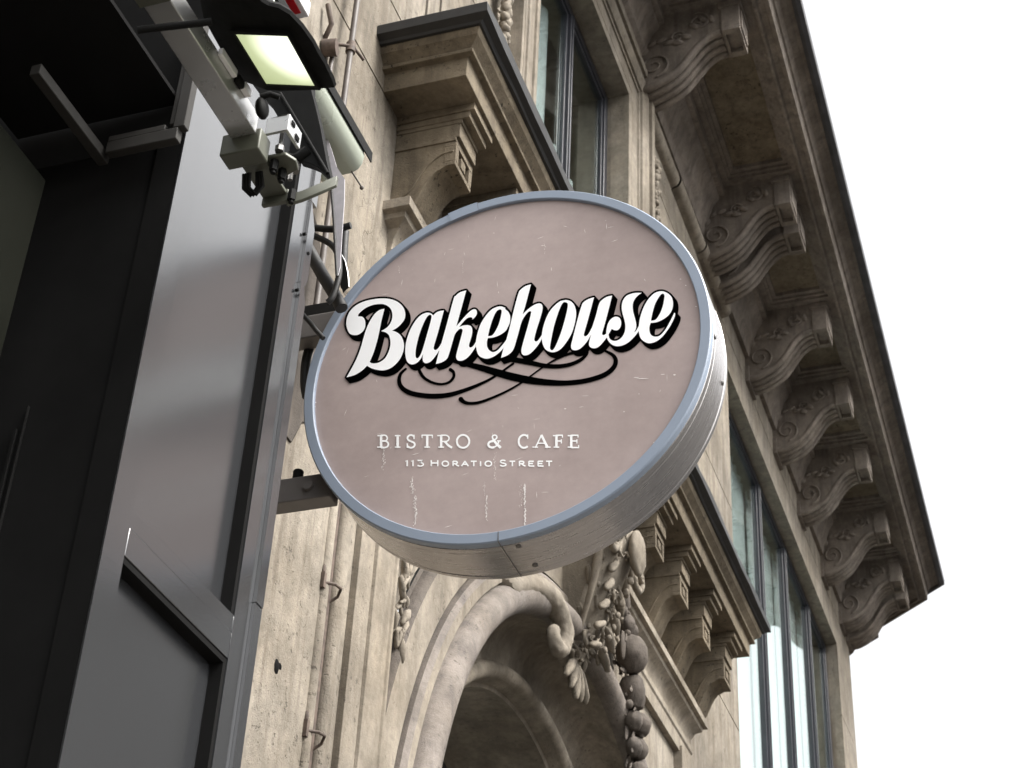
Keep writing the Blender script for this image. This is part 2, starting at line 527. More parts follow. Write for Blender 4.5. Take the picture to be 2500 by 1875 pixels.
# arch window deep inside
win = None
mb = MB()
for r0, r1, x0, x1 in ((1.262, 1.17, -.75, -.68),):
    for (ra, rb) in ((r0, r1),):
        rows = []
        for (r, x) in ((ra, x0), (ra, x1), (rb, x1), (rb, x0)):
            row = [(W+x, 6.5-r, 0)]+[(W+x, 6.5-r*math.cos(PI*k/40), 3.5+r*math.sin(PI*k/40)) for k in range(41)]+[(W+x, 6.5+r, 0)]
            rows.append(row)
        mb.loft(rows+[rows[0]])
mb.box(W-.75, W-.69, 6.46, 6.54, 0, 4.68); mb.box(W-.75, W-.69, 5.33, 7.67, 3.44, 3.52)
win = MB()
aw = mb.build('arched_window', M['wframe'], bld, 30)
pn = MB(); pts = [(5.33, 0)]+[(6.5-1.17*math.cos(PI*k/30), 3.5+1.17*math.sin(PI*k/30)) for k in range(31)]+[(7.67, 0)]
pn.prism(pts, lambda p: (W-.74, p[0], p[1]), lambda p: (W-.73, p[0], p[1]))
pn.build('pane', M['glass'], aw)
mb = MB(); mb.box(W-2.2, W-2.1, 4.6, 8.4, 0, 5.2); mb.box(W-2.2, W-.96, 4.6, 8.4, 4.95, 5.0)
mb.build('room_wall', M['room'], bld)

# --- rectangular moulded frame round the arch (jambs and cap)
mb = MB()


def stepped_jamb(y0, y1, sgn, ztop):
    # profile across y (0 outer .. 1 inner), x proud
    w = y1-y0
    pr = [(0, -.02), (0, .022), (.38, .022), (.40, .010), (.43, .010), (.45, .026), (.93, .026), (.95, .034), (1, .034), (1, -.02)]
    pts = [((y0+p[0]*w) if sgn > 0 else (y1-p[0]*w), p[1]) for p in pr]
    mb.loft([[(W+x, y, 0) for y, x in pts], [(W+x, y, ztop) for y, x in pts]])


stepped_jamb(4.262, 4.53, 1, 5.36); stepped_jamb(8.27, 8.518, -1, 5.36)
# cap swept along the top, with returns
cap = [(-.03, 5.335), (.020, 5.335), (.020, 5.34), (.022, 5.41), (.030, 5.42), (.030, 5.45), (.018, 5.455),
       (.024, 5.50), (.045, 5.535), (.075, 5.555), (.078, 5.575), (.100, 5.58), (.100, 5.62), (-.03, 5.625)]
yA, yB = 4.262, 8.518
for i in range(1):
    L = [[(W+p, yA-max(0, p-.034), z) for p, z in cap], [(W+p, yB+max(0, p-.034), z) for p, z in cap]]
    mb.loft(L)
    L0 = [(W-.03, yA-max(0, p-.034), z) for p, z in cap]; L1 = [(W-.03, yB+max(0, p-.034), z) for p, z in cap]
    mb.loft([L0, L[0]]); mb.loft([L[1], L1])
mb.build('moulded_frame', M['carved'], bld, 30, .0015)

# --- ledge with consoles
def ledge():
    yA, yB = 3.995, 8.82
    slab = [(0, 6.212), (.385, 6.212), (.39, 6.222), (.417, 6.232), (.419, 6.272), (.405, 6.290), (0, 6.30)]
    body = [(0, 6.045), (.312, 6.045), (.316, 6.128), (.340, 6.131), (.342, 6.143), (.334, 6.149), (.345, 6.163), (.366, 6.182), (.374, 6.205), (.374, 6.2115), (0, 6.2115)]

    def sweep(prof, mbx):
        rows = [[(W, yA+(.417-p), z) for p, z in prof], [(W+p, yA+(.417-p), z) for p, z in prof], [(W+p, yB-(.417-p), z) for p, z in prof], [(W, yB-(.417-p), z) for p, z in prof]]
        n = 26
        a, b_ = rows[1], rows[2]
        mid = [[Vector(a[j]).lerp(Vector(b_[j]), k/n) for j in range(len(a))] for k in range(n+1)]
        rows = [rows[0]]+mid+[rows[3]]
        mbx.loft(rows)
    m1 = MB(); sweep(body, m1)
    lo = m1.build('ledge', M['ledge'], bld, 25, .002)
    m2 = MB(); sweep(slab, m2)
    # the flashing is dented a little
    m2.v = [(x+(random.uniform(-.004, .004) if x > W+.35 else 0), y, z+(random.uniform(-.003, .003) if x > W+.35 else 0)) for x, y, z in m2.v]
    m2.build('flashing', M['flash'], lo, 25)
    # consoles
    side = [(-2.053, 6.044), (-1.752, 6.044), (-1.758, 6.012), (-1.770, 6.005), (-1.790, 5.985), (-1.792, 5.968), (-1.806, 5.962), (-1.808, 5.905), (-1.812, 5.895), (-1.822, 5.888), (-1.822, 5.870), (-1.816, 5.862), (-1.816, 5.778)]
    curve = [(-1.830, 5.776), (-1.858, 5.774), (-1.885, 5.762), (-1.905, 5.740), (-1.922, 5.712), (-1.936, 5.680), (-1.950, 5.650), (-1.966, 5.622), (-1.985, 5.600), (-2.005, 5.588), (-2.053, 5.582)]
    poly = side+curve
    ys = (4.25, 4.72, 5.20, 5.67, 6.985, 7.46, 7.93, 8.41)
    first = None
    for i, y in enumerate(ys):
        if first is None:
            mb = MB()
            w = .158
            # body
            mb.prism(side[:1]+[(-1.835, 6.044), (-1.835, 5.79)]+curve[1:], lambda p: (p[0], 0, p[1]), lambda p: (p[0], w, p[1]))
            # stepped head mouldings wrapped round the sides
            for (x, z0, z1, e) in ((-1.752, 6.012, 6.044, .016), (-1.772, 5.985, 6.0115, .010), (-1.800, 5.968, 5.9845, .006), (-1.806, 5.905, 5.9675, .003), (-1.818, 5.888, 5.9045, .006)):
                mb.box(-2.05, x, -e, w+e, z0, z1)
            # front block with sunken panel
            x = -1.816
            mb.box(-1.86, x, -.0015, w+.0015, 5.868, 5.887)
            mb.box(-1.86, x, -.0015, w+.0015, 5.778, 5.798)
            mb.box(-1.86, x, -.0015, .026, 5.7985, 5.8675); mb.box(-1.86, x, w-.026, w+.0015, 5.7985, 5.8675)
            mb.box(-1.86, x-.001, .058, w-.058, 5.812, 5.854)
            # raised scroll line on the side
            sp = [(-2.02, 5.66), (-1.98, 5.69), (-1.95, 5.745), (-1.915, 5.80), (-1.87, 5.835), (-1.825, 5.84)]
            for yy in (-.001, w+.001):
                mb.tube([(a, yy, b_) for a, b_ in catmull(sp, 4, False)], .004, 6)
            first = erode(mb.build('console', M['ledge'], lo, 30, .0012), .05, .005, 0)
            first.location = (0, y, 0)
        else:
            c = first.copy(); COL.objects.link(c); c.parent = lo; c.location = (0, y, 0)


ledge()

# --- window surrounds
def surround(y0, y1, ztop, zbot, name):
    """stepped architrave round three sides of an opening"""
    prof = [(-.002, -.08), (-.002, .030), (.022, .034), (.045, .034), (.05, .018), (.062, .018), (.07, .03), (.16, .034), (.165, .046), (.185, .046), (.195, .022), (.215, .022), (.225, .050), (.27, .066), (.30, .070), (.305, .045), (.33, .045), (.335, .080), (.375, .085), (.38, -.02)]
    mb = MB()
    rows = []
    for (fy, fz) in ((lambda o: y0-o, lambda o: zbot), (lambda o: y0-o, lambda o: ztop+o), (lambda o: y1+o, lambda o: ztop+o), (lambda o: y1+o, lambda o: zbot)):
        rows.append([(W+x, fy(o), fz(o)) for o, x in prof])
    mb.loft(rows)
    return mb.build(name, M['carved'], bld, 25, .0015)


surround(5.62, 7.22, 8.98, 6.3, 'window_surround')


def garland(name, base, zs, seed, parent, scale=1., mat=None, pear=False):
    """hanging carved fruit: a ribbon, clustered fruit and leaves, one mesh"""
    rnd = random.Random(seed); mb = MB()
    x, y = base
    z1, z0 = zs
    L = z1-z0
    mb.tube([(x, y, z1+.10*scale), (x+.01, y+.004, z1)], [.008*scale, .022*scale], 8)
    n = int(L/(.055*scale))
    for k in range(n):
        t = k/n; z = z1-t*L
        wd = scale*(.05+.045*math.sin(PI*min(1, t*1.15+.08)))
        for q in range(4):
            a = rnd.uniform(-1.2, 1.2)
            r = scale*rnd.uniform(.020, .040)
            mb.ball((x+rnd.uniform(0, .035)*scale+.012, y+math.sin(a)*wd*rnd.uniform(.3, 1), z+rnd.uniform(-.02, .02)), r, .9, 1, rnd.uniform(.9, 1.35), 10)
        for q in range(3):
            s_ = rnd.choice((-1, 1)); tilt = rnd.uniform(.3, 1.3)*s_
            Mx = Matrix.Rotation(tilt, 3, 'X') @ Matrix.Rotation(rnd.uniform(-.5, .5), 3, 'Z')
            mb.ball((x+.014*scale, y+s_*wd*.95, z), .045*scale, .22, .42, 1, 8, Mx)
    mb.ball((x+.01, y, z0-.02), .03*scale, .8, .8, 1.8, 8)
    return erode(mb.build(name, mat or M['grime_shade'], parent, 60), .02, .012)


garland('garland', (W+.03, 7.72), (8.86, 7.2), 3, bld, .75, M['carved'])
garland('garland', (W+.03, 5.10), (8.86, 7.2), 4, bld, .75, M['carved'])
# large festoon of fruit beside the keystone
def festoon():
    mb = MB(); rnd = random.Random(11)
    X = W+.085
    mb.ball((X+.03, 6.93, 5.36), .045, .9, 1, 1.1, 14); mb.ball((X+.02, 7.01, 5.37), .045, .9, 1, 1, 14); mb.ball((X+.02, 6.87, 5.40), .035, .9, 1, 1, 12)
    mb.ball((X+.04, 6.97, 5.23), .085, .9, 1, 1.1, 18)
    mb.ball((X+.03, 7.06, 5.22), .04, .5, .8, 1.9, 12)
    mb.ball((X+.02, 6.89, 5.24), .04, .4, .7, 1.9, 12)
    mb.tube([(X+.02, 7.0, 5.15), (X+.035, 7.02, 5.08), (X+.03, 7.05, 4.98)], [.055, .062, .05], 14)
    mb.ball((X+.04, 7.11, 4.95), .06, .9, 1, .95, 16); mb.ball((X+.03, 7.04, 4.94), .05, .9, 1, .95, 14)
    mb.ball((X+.03, 7.12, 4.84), .052, .9, 1, 1., 14); mb.ball((X+.03, 7.05, 4.82), .045, .9, 1, 1, 14)
    mb.ball((X+.03, 7.12, 4.73), .05, .9, 1, 1., 14); mb.ball((X+.02, 7.17, 4.65), .045, .9, 1, 1, 14)
    for k in range(54):
        t = k/54
        z = 5.42-t*.85; y = 6.92+t*.24
        s_ = rnd.choice((-1, 1))
        Mx = Matrix.Rotation(rnd.uniform(.2, 1.2)*s_, 3, 'X') @ Matrix.Rotation(rnd.uniform(-.6, .6), 3, 'Z')
        mb.ball((X+rnd.uniform(-.03, .045), y+s_*rnd.uniform(.03, .085), z), rnd.uniform(.03, .055), .2, .34, 1, 8, Mx)
        mb.ball((X+rnd.uniform(.0, .05), y+rnd.uniform(-.06, .06), z), rnd.uniform(.014, .026), 1, 1, 1, 8)
    mb.tube([(X-.02, 6.86, 5.56), (X+.02, 6.87, 5.47), (X+.03, 6.90, 5.40)], [.05, .045, .03], 12)
    erode(mb.build('fruit_festoon', M['grime_shade'], bld, 60), .025, .014)
    # flowing ribbon drapery down to the festoon
    mb = MB()
    for q in range(3):
        pts = [(X-.01+.012*q, 6.80+.03*q, 5.60), (X+.03, 6.83+.03*q, 5.50), (X+.01, 6.85+.035*q, 5.40), (X+.02, 6.83+.03*q, 5.34)]
        mb.tube(pts, [.016, .026, .022, .012], 10)
    erode(mb.build('ribbon', M['carved'], bld, 60), .025, .014)


festoon()

# --- keystone cartouche
def keystone():
    mb = MB(); X = W+.05
    # tapered keystone block, slightly curved forward
    sec = [(5.56, .20, .30), (5.44, .19, .27), (5.30, .175, .22), (5.14, .155, .14), (5.0, .13, .07), (4.90, .10, .03)]
    rows = []
    for z, hw, pr in sec:
        c = 6.42
        rows.append([(W-.02, c-hw, z), (W+pr*.75, c-hw, z), (W+pr, c-hw*.45, z), (W+pr*1.06, c, z), (W+pr, c+hw*.45, z), (W+pr*.75, c+hw, z), (W-.02, c+hw, z)])
    mb.loft(rows, caps=True)

    def spiral(cx, cy, cz, r, turns, s_, tilt=0, th=.018):
        pts = []; rr = []
        n = int(22*turns)
        for k in range(n+1):
            t = k/n; a = s_*2*PI*turns*t; q = r*(1-t*.86)
            pts.append((cx+.03*t, cy+q*math.cos(a+tilt), cz+q*math.sin(a+tilt))); rr.append(th*(1-.5*t))
        mb.tube(pts, rr, 8)
    for s_ in (-1, 1):
        spiral(W+.10, 6.42+s_*.075, 4.99, .042, 1.5, -s_, 1.5, .012)
        spiral(W+.24, 6.42+s_*.20, 5.40, .07, 1.5, s_, 1.5, .02)
        # side scroll bars and leaves
        mb.tube([(W+.20, 6.42+s_*.185, 5.46), (W+.19, 6.42+s_*.195, 5.36), (W+.165, 6.42+s_*.175, 5.24), (W+.12, 6.42+s_*.14, 5.12), (W+.08, 6.42+s_*.105, 5.0)], [.014, .018, .018, .015, .009], 10)
        for k in range(6):
            z = 5.42-.09*k
            Mx = Matrix.Rotation(s_*(.5+.12*k), 3, 'X')
            mb.ball((W+.24-.02*k, 6.42+s_*(.09-.004*k), z), .07, .35, .28, 1, 10, Mx)
    # central shield and bead drop
    mb.ball((W+.30, 6.42, 5.42), .10, .35, .8, 1.1, 16)
    for k in range(7):
        mb.ball((W+.27-.018*k, 6.42, 5.29-.052*k), .017-.001*k, 1, 1, 1.2, 10)
    # curled leafage crowding the block
    rk = random.Random(21)
    for k in range(95):
        t = rk.random(); z = 5.50-.62*t; hw = .20-.11*t; pr = .30-.27*t
        yy = rk.uniform(-1, 1)*hw
        Mx = Matrix.Rotation(rk.uniform(-1.2, 1.2), 3, 'X') @ Matrix.Rotation(rk.uniform(-.6, .6), 3, 'Y')
        mb.ball((W+pr*(1-.35*abs(yy)/hw)+rk.uniform(-.01, .015), 6.42+yy, z), rk.uniform(.02, .05), .35, .30, 1, 8, Mx)
    for k in range(9):
        t = rk.random(); z = 5.46-.50*t
        spiral(W+.29-.2*t, 6.42+rk.uniform(-.13, .13)*(1-.4*t), z, rk.uniform(.018, .034), 1.3, rk.choice((-1, 1)), rk.uniform(0, 6), .008)
    # hanging tongue leaf at the foot
    for q in range(-2, 3):
        Mx = Matrix.Rotation(q*.35, 3, 'X')
        mb.ball((W+.045, 6.40+q*.045, 4.86-.012*(2-abs(q))), .085, .3, .25, 1, 10, Mx)
    erode(mb.build('keystone', M['carved'], bld, 60), .025, .014)
    # roll horns springing from the keystone over the arch
    mb = MB()
    for s_ in (-1,):
        pts = []
        for (y, z, x) in ((.95, 4.772, .04), (.78, 4.885, .05), (.63, 4.945, .065), (.50, 4.965, .085), (.41, 4.915, .10), (.38, 4.845, .105), (.41, 4.785, .10), (.46, 4.78, .095), (.48, 4.825, .09), (.445, 4.855, .085)):
            pts.append((W+x, 6.42+s_*y, z))
        c = [Vector(p) for p in pts]
        fine = []
        for i in range(len(c)-1):
            p0 = c[max(0, i-1)]; p1 = c[i]; p2 = c[i+1]; p3 = c[min(len(c)-1, i+2)]
            for k in range(4):
                t = k/4
                fine.append(.5*((2*p1)+(p2-p0)*t+(2*p0-5*p1+4*p2-p3)*t*t+(3*p1-p0-3*p2+p3)*t**3))
        fine.append(c[-1]); n = len(fine)
        if s_ > 0: fine = fine[:18]
        mb.tube(fine, [.058-.034*(i/n) for i in range(len(fine))], 14)
    erode(mb.build('scroll_horn', M['carved'], bld, 60), .025, .014)
    # acanthus carving in the spandrels
    for cy, s_ in ((4.72, 1), (8.22, -1)):
        mb = MB(); rnd = random.Random(5)
        for k in range(60):
            t = k/59
            z = 4.12+.80*t; y = cy-s_*.11+s_*.06*t
            Mx = Matrix.Rotation(s_*rnd.uniform(-.9, .7), 3, 'X')
            mb.ball((W+.012+rnd.uniform(-.004, .012), y+rnd.uniform(-.03, .05)*s_, z), rnd.uniform(.022, .05), .35, .28, 1, 8, Mx)
        erode(mb.build('acanthus_leaf', M['carved'], bld, 60), .025, .014)
    for s_ in (-1, 1):
        mb = MB()
        for k in range(14):
            t = k/13
            a = t*2.2
            mb.ball((W+.012, 6.42+s_*(.36+.5*t+.06*math.sin(5*t)), 5.36-.05*t+.05*math.sin(4*t+1)), .055-.02*t, .35, .5, 1, 8, Matrix.Rotation(s_*(.6+2*t), 3, 'X'))
        mb.tube([(W+.02, 6.42+s_*(.28+.6*k/12), 5.42-.12*k/12+.04*math.sin(k)) for k in range(13)], .012, 8)
        erode(mb.build('scroll_carving', M['carved'], bld, 60), .025, .014)
    # crack in the splay of the arch
    mb = MB()
    return


keystone()

# shell carving to the left of the upper window
mb = MB()
for k in range(7):
    a = -1.1+k*.37
    mb.ball((W+.02, 5.16+.06*math.sin(a), 9.0-.06*math.cos(a)), .09, .35, .3, 1, 10, Matrix.Rotation(a, 3, 'X'))
mb.ball((W+.03, 5.16, 8.93), .05, .6, 1, 1, 12)
erode(mb.build('shell_carving', M['carved'], bld, 60), .025, .014)

# --- bullnose string course between the window bays
mb = MB()
prof = [(-.01, 9.20)]+[(.012+.045*math.cos(R(-90+180*k/10)), 9.27+.06*math.sin(R(-90+180*k/10))) for k in range(11)]+[(.03, 9.335), (.03, 9.37), (-.01, 9.375)]
mb.loft([[(W+p, y, z) for p, z in prof] for y in (7.62, 8.33)])
prof2 = [(p*1.12+.004, z-.006) for p, z in prof]
mb.loft([[(W+p, y, z) for p, z in prof2] for y in (8.335, 9.0)])
prof3 = [(p*1.22+.006, z-.01) for p, z in prof]
mb.loft([[(W+p, y, z) for p, z in prof3] for y in (9.005, 9.74)]); mb.loft([[(W+p, 9.74, z) for p, z in prof3], [(W-.01, 9.74, z) for p, z in prof3]])
mb.build('string_course', M['carved'], bld, 40)

# --- windows
def window(y0, y1, z0, z1, mull, name):
    fr = MB(); xf0, xf1 = W-.16, W-.10; t = .055
    fr.box(xf0, xf1, y0-.01, y0+t, z0, z1+.01); fr.box(xf0, xf1, y1-t, y1+.01, z0, z1+.01)
    fr.box(xf0, xf1, y0+t+.0005, y1-t-.0005, z1-t, z1+.01); fr.box(xf0, xf1, y0+t+.0005, y1-t-.0005, z0, z0+t)
    o = fr.build(name, M['wframe'], bld, 30, .003)
    edges = [y0+t]+[v for m_ in mull for v in (m_-.024, m_+.024)]+[y1-t]
    for m_ in mull:
        mm = MB(); mm.box(xf0+.005, xf1+.006, m_-.0235, m_+.0235, z0+t, z1-t-.001)
        mm.box(xf1+.0065, xf1+.014, m_-.008, m_+.008, z0+t, z1-t-.001)
        mm.build('mullion', M['wframe'], o, 30, .002)
    for a, b_ in zip(edges[::2], edges[1::2]):
        s = MB(); q = .022
        s.box(xf0+.015, xf1-.012, a, a+q, z0+t, z1-t); s.box(xf0+.015, xf1-.012, b_-q, b_, z0+t, z1-t)
        s.box(xf0+.015, xf1-.012, a+q+.0005, b_-q-.0005, z1-t-q, z1-t-.0005)
        s.build('sash', M['wframe'], o, 30, .002)
        g = MB(); g.box(xf0+.030, xf0+.036, a+q, b_-q, z0+t, z1-t-q)
        g.build('pane', M['glass'], o)
    return o


w1 = window(5.62, 7.22, 6.4, 8.98, [6.50], 'window')
w2 = window(9.88, 14.2, 4.3, 8.88, [11.38, 12.36, 13.36], 'window')
# pale blinds and rooms behind the glass
for (ya, yb, z0, z1, zb) in ((5.3, 7.5, 6.0, 9.2, 8.0), (9.5, 14.6, 4.0, 9.2, 7.6)):
    mb = MB(); mb.box(W-1.9, W-1.85, ya, yb, z0, z1); mb.box(W-1.85, W-.43, ya, yb, z1, z1+.05); mb.box(W-1.85, W-.43, yb, yb+.05, z0, z1)
    mb.build('room_wall', M['room'], bld)
for (ya, yb, z0, z1, o) in ((5.66, 6.47, 6.4, 8.9, w1), (6.6, 7.19, 6.4, 8.1, w1), (9.93, 11.33, 4.4, 8.83, w2), (11.43, 12.31, 4.4, 8.83, w2), (12.41, 13.31, 4.4, 8.83, w2), (13.41, 14.15, 4.4, 8.83, w2)):
    mb = MB(); n = int((yb-ya)/.02)
    rows = [[(W-.215+.010*math.sin(k*.9+.4*math.sin(k*.37)), ya+(yb-ya)*k/n, z) for k in range(n+1)] for z in (z0, z1)]
    mb.loft(rows); mb.build('curtain', M['curtain'], o, 80)

# --- cornice
def tap(x, y):
    """the cornice edge runs a touch out of parallel with the wall"""
    return -.0139*(y-7.6)*max(0, min(1, (x-W)/.8))


MIT = .443


def cornice():
    prof = [(-.01, 9.42), (.035, 9.42), (.045, 9.47), (.05, 9.50), (.075, 9.53), (.08, 9.56), (.11, 9.66), (.15, 9.71), (.155, 9.74), (.19, 9.745), (.19, 9.82),
            (.73, 9.82), (.73, 9.79), (.75, 9.79), (.76, 9.82), (.80, 9.822), (.802, 9.806), (.828, 9.804), (.834, 9.845), (.836, 9.90), (.85, 9.905), (.86, 9.93), (.875, 9.955), (.905, 9.97), (.915, 9.985), (.94, 9.99)]
    gut = [(.941, 9.975), (.965, 9.965), (.995, 9.985), (1.0, 10.03), (.99, 10.09), (.90, 10.12), (-.01, 10.13)]
    # leave out the flat soffit (built as coffers): split the profile there
    pa = prof[:11]; pb = prof[11:]
    root = None

    def sweep(pr, mbx):
        rows = []
        for y in (2.4, 5, 7.6, 9, 11, 13, 14):
            rows.append([(W+p+tap(W+p, y), y, z) for p, z in pr])
        rows.append([(W+p+tap(W+p, 15.2), YE+MIT*p, z) for p, z in pr])
        rows.append([(W+p+tap(W+p, 15.2)+RD.x*5, YE+MIT*p+RD.y*5, z) for p, z in pr])
        mbx.loft(rows)
    mb = MB(); sweep(pa, mb); sweep(pb, mb)
    root = mb.build('cornice', M['cornice'], bld, 30, .002)
    mb = MB(); sweep(gut, mb); mb.build('gutter', M['gutter'], root, 40)
    # lip weathering: lighter worn drip edge
    # soffit with stepped coffers
    ymods = [3.3, 4.3, 5.35, 6.4, 7.43, 9.08, 9.40, 10.53, 11.53, 12.50, 13.55, 14.45, 14.80]
    WM = .235
    mb = MB(); pans = []
    x0, x1 = W+.19, W+.73

    def T(x, y, z): return (x+tap(x, y), y, z)

    def quad(mbx, xa, xb, ya, yb, z): mbx.add([T(xa, ya, z), T(xb, ya, z), T(xb, yb, z), T(xa, yb, z)], [(0, 1, 2, 3)])
    ends = [2.4]+[v for y in ymods for v in (y, y+WM)]+[YE+MIT*.19]
    for i in range(0, len(ends), 2):
        a, b_ = ends[i], ends[i+1]
        if b_-a < .3:
            quad(mb, x0, x1, a, b_, 9.82); continue
        A = [x0, x1, a, b_]; z = 9.82
        for (ins, dz) in ((.045, .0), (0, .022), (.022, 0.), (0, .02), (.03, 0), (0, .03)):
            Bq = [A[0]+ins, A[1]-ins, A[2]+ins, A[3]-ins]; z2 = z+dz
            mb.loft([[T(A[0], A[2], z), T(A[1], A[2], z), T(A[1], A[3], z), T(A[0], A[3], z)], [T(Bq[0], Bq[2], z2), T(Bq[1], Bq[2], z2), T(Bq[1], Bq[3], z2), T(Bq[0], Bq[3], z2)]], close=True)
            A = Bq; z = z2
        pans.append(MB()); pans[-1].add([T(A[0], A[2], z), T(A[1], A[2], z), T(A[1], A[3], z), T(A[0], A[3], z)], [(0, 1, 2, 3)])
    for y in ymods: quad(mb, x0, x1, y, y+WM, 9.82)
    # corner soffit and return soffit
    c0 = Vector((x0, YE+MIT*.19, 9.82)); c1 = Vector(T(x1, 15.2, 9.82)); c1.y = YE+MIT*.73
    mb.add([T(x0, YE+MIT*.19, 9.82), T(x1, YE+MIT*.19, 9.82), tuple(c1)], [(0, 1, 2)])
    mb.add([tuple(c0), tuple(c1), tuple(c1+RD*5), tuple(c0+RD*5)], [(0, 1, 2, 3)])
    cf = mb.build('coffer', M['cornice'], root, 20)
    for q in pans: q.build('coffer_panel', M['ledge'], cf, 20)

    # modillion in local space: x from 0 (wall) outward, y width, z
    s = [(0.0, 9.225), (.035, 9.222), (.085, 9.226), (.14, 9.245), (.19, 9.268), (.24, 9.300), (.285, 9.342), (.325, 9.395), (.365, 9.450), (.405, 9.502), (.445, 9.538), (.49, 9.562), (.535, 9.570)]
    mb = MB(); w = WM
    top = [(.60, 9.825), (0, 9.825)]
    body = s+[(.55, 9.572)]+top
    mb.prism(body, lambda p: (p[0], .012, p[1]+.012), lambda p: (p[0], w-.012, p[1]+.012))
    # three fluted ribs along the underside
    for k in range(4):
        yy = .026+k*(w-.052)/3
        mb.tube([(p[0], yy, p[1]+.012) for p in catmull(s, 2, False)], .0235, 10)
    # foot block on the wall
    mb.box(-.02, .03, -.012, w+.012, 9.195, 9.33)
    # front block with sunken panel underneath
    mb.box(.545, .655, 0, w, 9.60, 9.8255)
    for (xa, xb, ya, yb) in ((.545, .562, 0, w), (.638, .655, 0, w), (.5625, .6375, 0, .04), (.5625, .6375, w-.04, w)):
        mb.box(xa, xb, ya, yb, 9.568, 9.5995)
    mb.box(.53, .668, -.012, w+.012, 9.765, 9.80)
    mb.box(.655, .663, .03, w-.03, 9.60, 9.74)
    # scroll carving on both cheeks
    for yy in (.006, w-.006):
        for (cx, cz, r, s_, t0) in ((.12, 9.40, .10, 1, -1.4), (.40, 9.70, .075, -1, 1.8), (.27, 9.60, .045, 1, 0.4)):
            pts = []; rr = []
            for k in range(34):
                t = k/33; a = t0+s_*t*2*PI*1.6; q = r*(1-.85*t)
                pts.append((cx+q*math.cos(a), yy, cz+q*math.sin(a))); rr.append(.009*(1-.45*t))
            mb.tube(pts, rr, 7)
        for k in range(9):
            t = k/8
            mb.ball((.06+.42*t, yy, 9.52+.16*t+.05*math.sin(t*9)), .04, 1, .3, .5, 8, Matrix.Rotation(-.8+2*t, 3, 'Y'))
    first = erode(mb.build('modillion', M['cornice'], root, 45), .05, .007, 0)
    first.location = (W, ymods[0], 0)
    for y in ymods[1:]:
        c = first.copy(); COL.objects.link(c); c.parent = root
        c.location = (W, y, 0); c.scale = (1+tap(W+.65, y)/.65, 1, 1)
    first.scale = (1+tap(W+.65, 3.3)/.65, 1, 1)
    # modillions of the return facade
    ang = math.atan2(RD.y, RD.x)-PI/2
    for d in (.22, .62, 1.6, 2.6):
        c = first.copy(); COL.objects.link(c); c.parent = root
        q = Vector((W, YE, 0))+RD*d
        c.location = q; c.rotation_euler = (0, 0, ang); c.scale = (.86, 1, 1)


cornice()

q = at(500+430*.40687, 1200+1050*.40687, 'x', W)
mb = MB(); mb.ball((W-.012, q.y, q.z), .026, .7, .8, 1.2, 12); mb.ball((W-.008, q.y+.02, q.z+.01), .016, .7, 1, 1, 10); mb.build('anchor_hole', M['black'], bld, 60)

# ================================================================ conduit in the groove and pipe on the wall
cd = empty('conduit', 'dark iron conduit running down the recessed groove of the stone facade', 'pipe')
mb = MB(); mb.tube([(W-.032, 4.139, 1.0), (W-.032, 4.139, 4.98)], .029, 12); mb.build('pipe', M['rust'], cd)
for z in (3.60, 4.06):
    mb = MB()
    mb.box(W-.01, W+.012, 4.06, 4.085, z-.02, z+.03); mb.tube([(W+.004, 4.07, z), (W+.03, 4.10, z+.005), (W+.03, 4.14, z+.012), (W+.012, 4.160, z-.002), (W-.01, 4.155, z-.018)], .0048, 8)
    mb.ball((W+.003, 4.07, z+.04), .011, .6, .7, 2., 8)
    mb.build('clip', M['rust'], cd)
pp = empty('drainpipe', 'thin painted pipe clamped to the stone wall left of the near ledge end', 'pipe')
mb = MB(); mb.tube([(W+.05, 3.725, 4.55), (W+.05, 3.725, 7.2)], .0105, 12); mb.tube([(W+.018, 3.665, 4.55), (W+.018, 3.665, 5.83)], .008, 10)
mb.build('pipe', M['pipe'], pp, 60)
mb = MB(); mb.tube([(W+.05, 3.725, 5.86), (W+.05, 3.725, 5.90)], .017, 12); mb.tube([(W+.0, 3.68, 5.87), (W+.06, 3.72, 5.88), (W+.08, 3.77, 5.86)], .006, 8)
mb.tube([(W, 3.63, 5.80), (W+.045, 3.64, 5.80)], .03, 14); mb.tube([(W, 3.63, 5.84), (W+.035, 3.60, 5.87), (W+.02, 3.585, 5.95)], .009, 8)
mb.build('clamp', M['rust'], pp, 60)

# ================================================================ THE ROUND SIGN
sign = empty('hanging_sign', 'round mauve bakery sign with pale blue rim and steel drum side on two arms', 'sign')
C0 = Vector((SX, SY, SZ)); RO, RI = .5, .4735
def ring(r, y, n=128): return [(SX+r*math.cos(2*PI*k/n), y, SZ+r*math.sin(2*PI*k/n)) for k in range(n)]
YF = SY+.010
mb = MB(); mb.loft([ring(RI+.004, YF), ring(.25, YF), ring(.001, YF)], close=True)
mb.build('face_panel', M['face'], sign, 30)
mb = MB(); mb.loft([ring(RI, YF+.006), ring(RI, SY+.002), ring(RI+.002, SY), ring(RO-.003, SY), ring(RO, SY+.003), ring(RO, SY+.02)], close=True)
mb.build('rim', M['rim'], sign, 40)
TH = .165
mb = MB()
rows = [ring(RO-.0035, SY+.019), ring(RO-.0035, SY+.024), ring(RO-.001, SY+.026), ring(RO-.0005, SY+.042), ring(RO-.002, SY+.044), ring(RO-.0008, SY+.046), ring(RO-.001, SY+TH-.02), ring(RO-.003, SY+TH-.018), ring(RO-.0005, SY+TH-.016), ring(RO-.001, SY+TH-.003), ring(RO-.006, SY+TH), ring(.001, SY+TH)]
mb.loft(rows, close=True); mb.build('drum', M['drum'], sign, 30)
